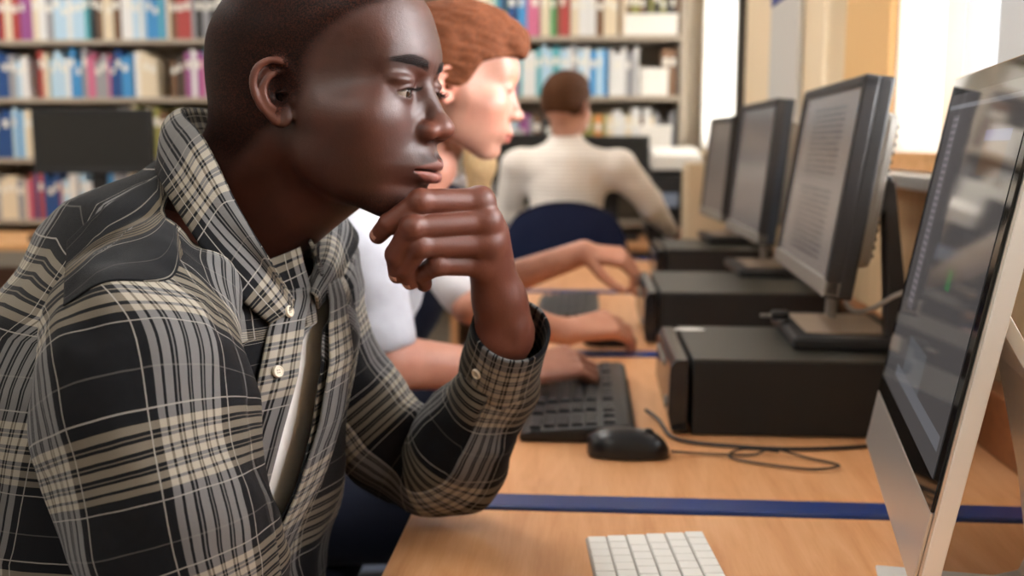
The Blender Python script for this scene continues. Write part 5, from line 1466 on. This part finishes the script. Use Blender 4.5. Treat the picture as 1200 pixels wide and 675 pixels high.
o = sdf_obj('trousers', lambda P: legs(P, (-.56, 1.66, .545), (1.56, 1.76), -.16), (-.80, 1.44, .03), (.0, 1.88, .72), .012, M_NAVYT, p2, 2); kid(p2)(o)
footwear(p2, (-.21, -.21), (1.56, 1.76), mat('black_shoe', '#15161a', .45))

# ---------------------------------------------------------------- third person: long fair hair, navy waistcoat, white shirt
p3 = empty('person', (-.55, 2.32, .45)); tag(p3, 'person with long fair hair in a navy top, mostly hidden, hands over the third desk', 'person')
HC3 = PY(538, 118, 2.28); HR3 = Matrix.Rotation(math.radians(4), 3, 'Z') @ Matrix.Rotation(math.radians(16), 3, 'Y')
def hair3(P):
    x, y, z = P[:, 0], P[:, 1], P[:, 2]
    d = cran(P, .010)
    for s_ in (-1, 1):
        d = smin(d, sd_cone(P, (.025, s_*.078, .01), (.088, s_*.070, -.13), .024, .030), .025)
        d = smin(d, sd_cone(P, (.088, s_*.070, -.13), (.115, s_*.060, -.25), .030, .020), .02)
        d = smin(d, sd_cone(P, (-.03, s_*.070, .0), (-.05, s_*.06, -.16), .030, .026), .03)
    d = d-.003*fbm_fast(P, np.array((180, 180, 30)))-.002*fbm_fast(P, np.array((320, 260, 40)), 2)
    d = smax(d, -sd_ell(P, (.100, 0, -.010), (.070, .062, .085)), .01)
    return d.astype(np.float32)
SH3R = PY(492, 258, 2.16); SH3L = PY(498, 245, 2.46); EL3R = PY(552, 358, 2.02); EL3L = PY(560, 340, 2.40); WR3R = PY(664, 390, 2.045); WR3L = PY(684, 296, 2.37)
ch3r = hand_chain(WR3R+np.array((0, 0, .004)), PY(745, 380, 2.12)-WR3R, (0, -.6, 1), 1, 1.12, curl=(30, 32, 22), thumb=(.5, .3))
ch3l = hand_chain(WR3L, PY(745, 306, 2.37)-WR3L, (0, -.45, 1), -1, 1.0, curl=(38, 52, 34), thumb=(.40, .55))
def arms3(P):
    d = smin(sd_cone(P, EL3R, WR3R, .041, .026), hand_eval(P, ch3r), .014)
    e = smin(sd_cone(P, EL3L, WR3L, .043, .029), hand_eval(P, ch3l), .014)
    return np.minimum(d, e)
def core3(P):
    C7 = PY(500, 196, 2.30)
    d = sd_cone(P, C7+np.array((-.02, 0, -.10)), (-.60, 2.32, .60), .09, .11); d = smin(d, sd_cone(P, SH3R, SH3L, .045, .045), .05)
    d = smin(d, sd_cone(P, PY(520, 165, 2.28), C7, .05, .055), .03)
    return d
build_person(p3, HC3, HR3, .96, dict(nose_w=.8, lips=.85, noear=1), PALE2, ((-.030, 0, -.03), PY(503, 192, 2.30), .047, .046), [arms3, core3],
    [(np.minimum(EL3R, WR3R)-.09, np.maximum(EL3L, WR3L)+np.array((.22, .14, .14)), .0034), ((-.80, 2.05, .50), (-.1, 2.6, 1.2), .010)],
    hair_mat('fair_hair', '#a8875c', '#d9bd92', (70, 70, 12)), hair3, M_EYE, hb=((-.19, -.13, -.29), (.17, .13, .20)), vox=.0034)
M_NAVYV = cloth('navy_knit', '#1a2036', fine=260)
M_WSH = cloth('white_shirt_cotton', '#dfdde0', fine=420)
def vest3(P):
    C7 = PY(500, 200, 2.30)
    d = sd_cone(P, C7+np.array((.00, 0, -.12)), (-.58, 2.32, .60), .125, .140); d = smin(d, sd_cone(P, SH3R+np.array((.0, .05, -.01)), SH3L+np.array((0, -.04, -.01)), .058, .058), .06)
    d = d-.004*fbm_fast(P, np.array((22, 26, 34)), 1.0)
    d = smax(d, -sd_cone(P, C7+np.array((.05, 0, .02)), C7+np.array((.11, 0, .14)), .062, .07), .006)
    return smax(d, .52-P[:, 2], .01).astype(np.float32)
o = sdf_obj('knitted_top', vest3, (-.86, 2.0, .48), (-.15, 2.66, 1.2), .009, M_NAVYV, p3, 2); kid(p3)(o)
def sh3(P):
    d = smin(sd_cone(P, SH3R, EL3R*.85+SH3R*.15, .058, .052), sd_cone(P, SH3R, SH3R+np.array((0, .02, 0)), .058, .058), .02)
    e = sd_cone(P, SH3L, EL3L*.85+SH3L*.15, .058, .052)
    d = np.minimum(d, e); C7 = PY(503, 196, 2.30)
    d = smin(d, np.abs(sd_cone(P, C7+np.array((.02, 0, -.04)), C7+np.array((.055, 0, .045)), .064, .066))-.004+np.maximum(0, P[:, 2]-C7[2]-.02)*3, .01)
    return (d-.004*fbm_fast(P, np.array((34, 36, 44)), 1.0)).astype(np.float32)
o = sdf_obj('shirt', sh3, (-.60, 1.9, .70), (-.15, 2.66, 1.22), .008, M_WSH, p3, 2); kid(p3)(o)
o = sdf_obj('trousers', lambda P: legs(P, (-.60, 2.32, .545), (2.23, 2.42), -.20), (-.86, 2.1, .03), (-.05, 2.55, .72), .014, M_NAVYT, p3, 2); kid(p3)(o)
footwear(p3, (-.25, -.25), (2.23, 2.42), mat('black_shoe', '#15161a', .45))

# ---------------------------------------------------------------- man at the back, seen from behind
p4 = empty('person', (-.09, 4.14, .45)); tag(p4, 'man in a pale striped sweater with his back turned, sitting on the navy chair', 'person')
HC4 = PY(664, 128, 4.17); HR4 = Matrix.Rotation(math.radians(68), 3, 'Z') @ Matrix.Rotation(math.radians(10), 3, 'Y')
def hair4(P):
    x, y, z = P[:, 0], P[:, 1], P[:, 2]
    d = cran(P, .005)
    d = smin(d, sd_ell(P, (.03, 0, .11), (.07, .06, .034)), .02)
    d = d-.002*fbm_fast(P, np.array((160, 160, 160)))
    xl = _ip(z, [(-.07, -.06), (-.03, -.030), (.0, .0), (.03, .020), (.05, .030), (.068, .060), (.085, .09), (.2, .2)])
    d = smax(d, x-xl, .006); return smax(d, -.040-z, .02).astype(np.float32)
SH4R = PY(728, 196, 4.13); SH4L = PY(606, 194, 4.16); EL4R = PY(762, 240, 4.20); WR4R = PY(785, 270, 4.36); EL4L = PY(596, 250, 4.22); WR4L = PY(655, 275, 4.42)
ch4 = hand_chain(WR4R, np.array((.35, .9, -.1)), (0, 0, 1), -1, 1.0, curl=(12, 25, 20))
def arm4(P): return smin(sd_cone(P, EL4R*.3+WR4R*.7, WR4R, .030, .026), hand_eval(P, ch4), .012)
def core4(P):
    d = sd_cone(P, PY(664, 200, 4.15), (-.09, 4.13, .60), .10, .11); return smin(d, sd_cone(P, PY(664, 160, 4.15), PY(664, 185, 4.15), .052, .07), .03)
build_person(p4, HC4, HR4, 1.08, dict(lips=.85), PALE2, ((-.020, 0, -.02), PY(664, 168, 4.15), .050, .052), [arm4, core4],
    [(np.minimum(EL4R, WR4R)-.06, np.maximum(EL4R, WR4R)+np.array((.16, .26, .08)), .006), ((-.35, 3.95, .5), (.2, 4.35, 1.25), .012)], hair_mat('brown_hair', '#33200f', '#5e3a24'), hair4, None, vox=.004)
m = cloth('pale_striped_knit', '#d8cfc6', fine=200); n = NT(m); sx = n.node('ShaderNodeSeparateXYZ'); n.l.new(n.obj(), sx.inputs[0])
st = n.math('GREATER_THAN', n.math('FRACT', n.math('MULTIPLY', sx.outputs[2], 62)), .45); n.set('Base Color', n.mix(st, hexc('#f2ebe3'), hexc('#ddd4ca')))
def sweater(P):
    d = sd_cone(P, PY(664, 205, 4.15), (-.09, 4.14, .60), .145, .150)
    d = smin(d, sd_cone(P, SH4R+np.array((-.04, 0, -.01)), SH4L+np.array((.04, 0, -.01)), .075, .075), .06)
    d = smin(d, sd_cone(P, PY(664, 163, 4.16), PY(664, 195, 4.15), .060, .09), .04)
    d = smin(d, sd_cone(P, SH4R, EL4R, .068, .056), .03); d = smin(d, sd_cone(P, EL4R, WR4R, .056, .034), .02)
    d = smin(d, sd_cone(P, SH4L, EL4L, .068, .056), .03); d = smin(d, sd_cone(P, EL4L, WR4L, .056, .036), .02)
    d = d-.006*fbm_fast(P, np.array((18, 20, 26)), 1.0)-.003*fbm_fast(P, np.array((50, 40, 60)), 1.0)
    return smax(d, .54-P[:, 2], .01).astype(np.float32)
o = sdf_obj('sweater', sweater, (-.45, 3.92, .52), (.42, 4.55, 1.25), .010, m, p4, 2); kid(p4)(o)
def legs4(P):
    d = sd_ell(P, (-.09, 4.17, .53), (.18, .14, .11))
    for s_ in (-1, 1):
        d = smin(d, sd_cone(P, (-.09+s_*.09, 4.2, .53), (-.09+s_*.13, 4.56, .52), .082, .064), .04); d = smin(d, sd_cone(P, (-.09+s_*.13, 4.56, .52), (-.09+s_*.13, 4.54, .09), .062, .048), .03)
    return smax(d, .07-P[:, 2], .01)
o = sdf_obj('trousers', legs4, (-.40, 3.98, .03), (.2, 4.68, .68), .014, M_NAVYT, p4, 2); kid(p4)(o)
for s_ in (-1, 1):
    def shoe(P, x=-.09+s_*.13): return smax(sd_cone(P, (x, 4.53, .05), (x, 4.66, .036), .045, .036), .004-P[:, 2], .004)
    x = -.09+s_*.13; o = sdf_obj('shoe', shoe, (x-.07, 4.42, -.01), (x+.07, 4.74, .13), .008, mat('black_shoe', '#15161a', .45), p4, 2); kid(p4)(o)

# ================================================================ chairs
M_CHF = cloth('navy_chair_fabric', '#121c3a', fine=150)
def chair(loc, rz, lab, backh=.46):
    """occupant faces local +x"""
    r = empty('office_chair', loc, rz); tag(r, lab, 'chair')
    b = B(); b.prism(rrect(.44, .46, .09), 'z', .42, .475, bevel=.015); b.build('seat', M_CHF, r, smooth=True)
    # backrest: rounded shell, curved in plan
    n1, n2 = 24, 16; V = []; F = []
    for side in (0, 1):
        for i in range(n1+1):
            for k in range(n2+1):
                u = -1+2*i/n1; v = -1+2*k/n2
                uu = u*math.sqrt(1-v*v/2); vv = v*math.sqrt(1-u*u/2)
                uu, vv = u*.15+uu*.85, v*.15+vv*.85
                V.append((-.215-.03+side*.045+.035*uu*uu-(.012 if side == 0 else -.012)*(1-max(abs(u), abs(v))**4), uu*.245, .73+vv*.205))
    N = (n1+1)*(n2+1)
    for side in (0, 1):
        for i in range(n1):
            for k in range(n2):
                q = side*N+i*(n2+1)+k; f = (q, q+1, q+n2+2, q+n2+1); F.append(f if side else f[::-1])
    rim = [i*(n2+1) for i in range(n1+1)]+[n1*(n2+1)+k for k in range(1, n2+1)]+[i*(n2+1)+n2 for i in range(n1-1, -1, -1)]+[k for k in range(n2-1, 0, -1)]
    for a, c in zip(rim, rim[1:]+rim[:1]): F.append((a, c, c+N, a+N))
    mesh_obj('backrest', V, F, M_CHF, r, smooth=True)
    mm = mat('chair_black_metal', '#1c1c1e', .4, .5)
    b = B(); b.tube([(-.05, 0, .41), (-.20, 0, .40), (-.262, 0, .46), (-.262, 0, .66)], .014, 10); b.build('back_support', mm, r, smooth=True)
    B().cyl((0, 0, .11), (0, 0, .42), .026).build('gas_lift', mm, r, smooth=True)
    for k in range(5):
        a = k*2*math.pi/5+.3; b = B(); b.tube([(0, 0, .10), (.15*math.cos(a), .15*math.sin(a), .095), (.27*math.cos(a), .27*math.sin(a), .072)], [.022, .018, .013], 8); lg = b.build('leg', mm, r, smooth=True)
        b = B(); b.cyl((.27*math.cos(a)-.01*math.sin(a), .27*math.sin(a)+.01*math.cos(a), .030), (.27*math.cos(a)+.01*math.sin(a), .27*math.sin(a)-.01*math.cos(a), .030), .029); b.build('caster', mm, lg, smooth=True)
    return r
chair((-.09, 4.19, 0), math.radians(90), 'navy fabric office chair behind the man in the pale sweater')
chair((-.50, .975, 0), math.radians(-13), 'navy office chair under the man in the plaid shirt')
chair((-.60, 1.66, 0), 0, 'navy office chair under the young man with ginger hair')
chair((-.64, 2.32, 0), 0, 'navy office chair under the person with fair hair')
# ================================================================ camera, daylight, colour management
cd = bpy.data.cameras.new('camera'); cd.lens = 36.0; cd.sensor_width = 36.0; cd.sensor_fit = 'HORIZONTAL'
cd.clip_start = .02; cd.clip_end = 60
cam = link(bpy.data.objects.new('camera', cd)); cam.location = CAM
cam.rotation_euler = Matrix((CR, CU, -CF)).transposed().to_euler()
cd.dof.use_dof = True; cd.dof.focus_distance = .84; cd.dof.aperture_fstop = 36/1000/.0082; cd.dof.aperture_blades = 0
SC.camera = cam
w = bpy.data.worlds.new('daylight'); SC.world = w; w.use_nodes = True
bg = w.node_tree.nodes['Background']; bg.inputs[0].default_value = (.98, .98, 1, 1); bg.inputs[1].default_value = 30.0
SC.view_settings.view_transform = 'Standard'; SC.view_settings.look = 'None'
SC.view_settings.exposure = 0.80; SC.view_settings.gamma = 1.0; SC.view_settings.use_curve_mapping = False
SC.cycles.use_denoising = True; SC.cycles.max_bounces = 7; SC.cycles.diffuse_bounces = 4; SC.cycles.sample_clamp_indirect = 6
SC.cycles.caustics_reflective = False; SC.cycles.caustics_refractive = False
try: SC.cycles.denoiser = 'OPENIMAGEDENOISE'
except Exception: pass
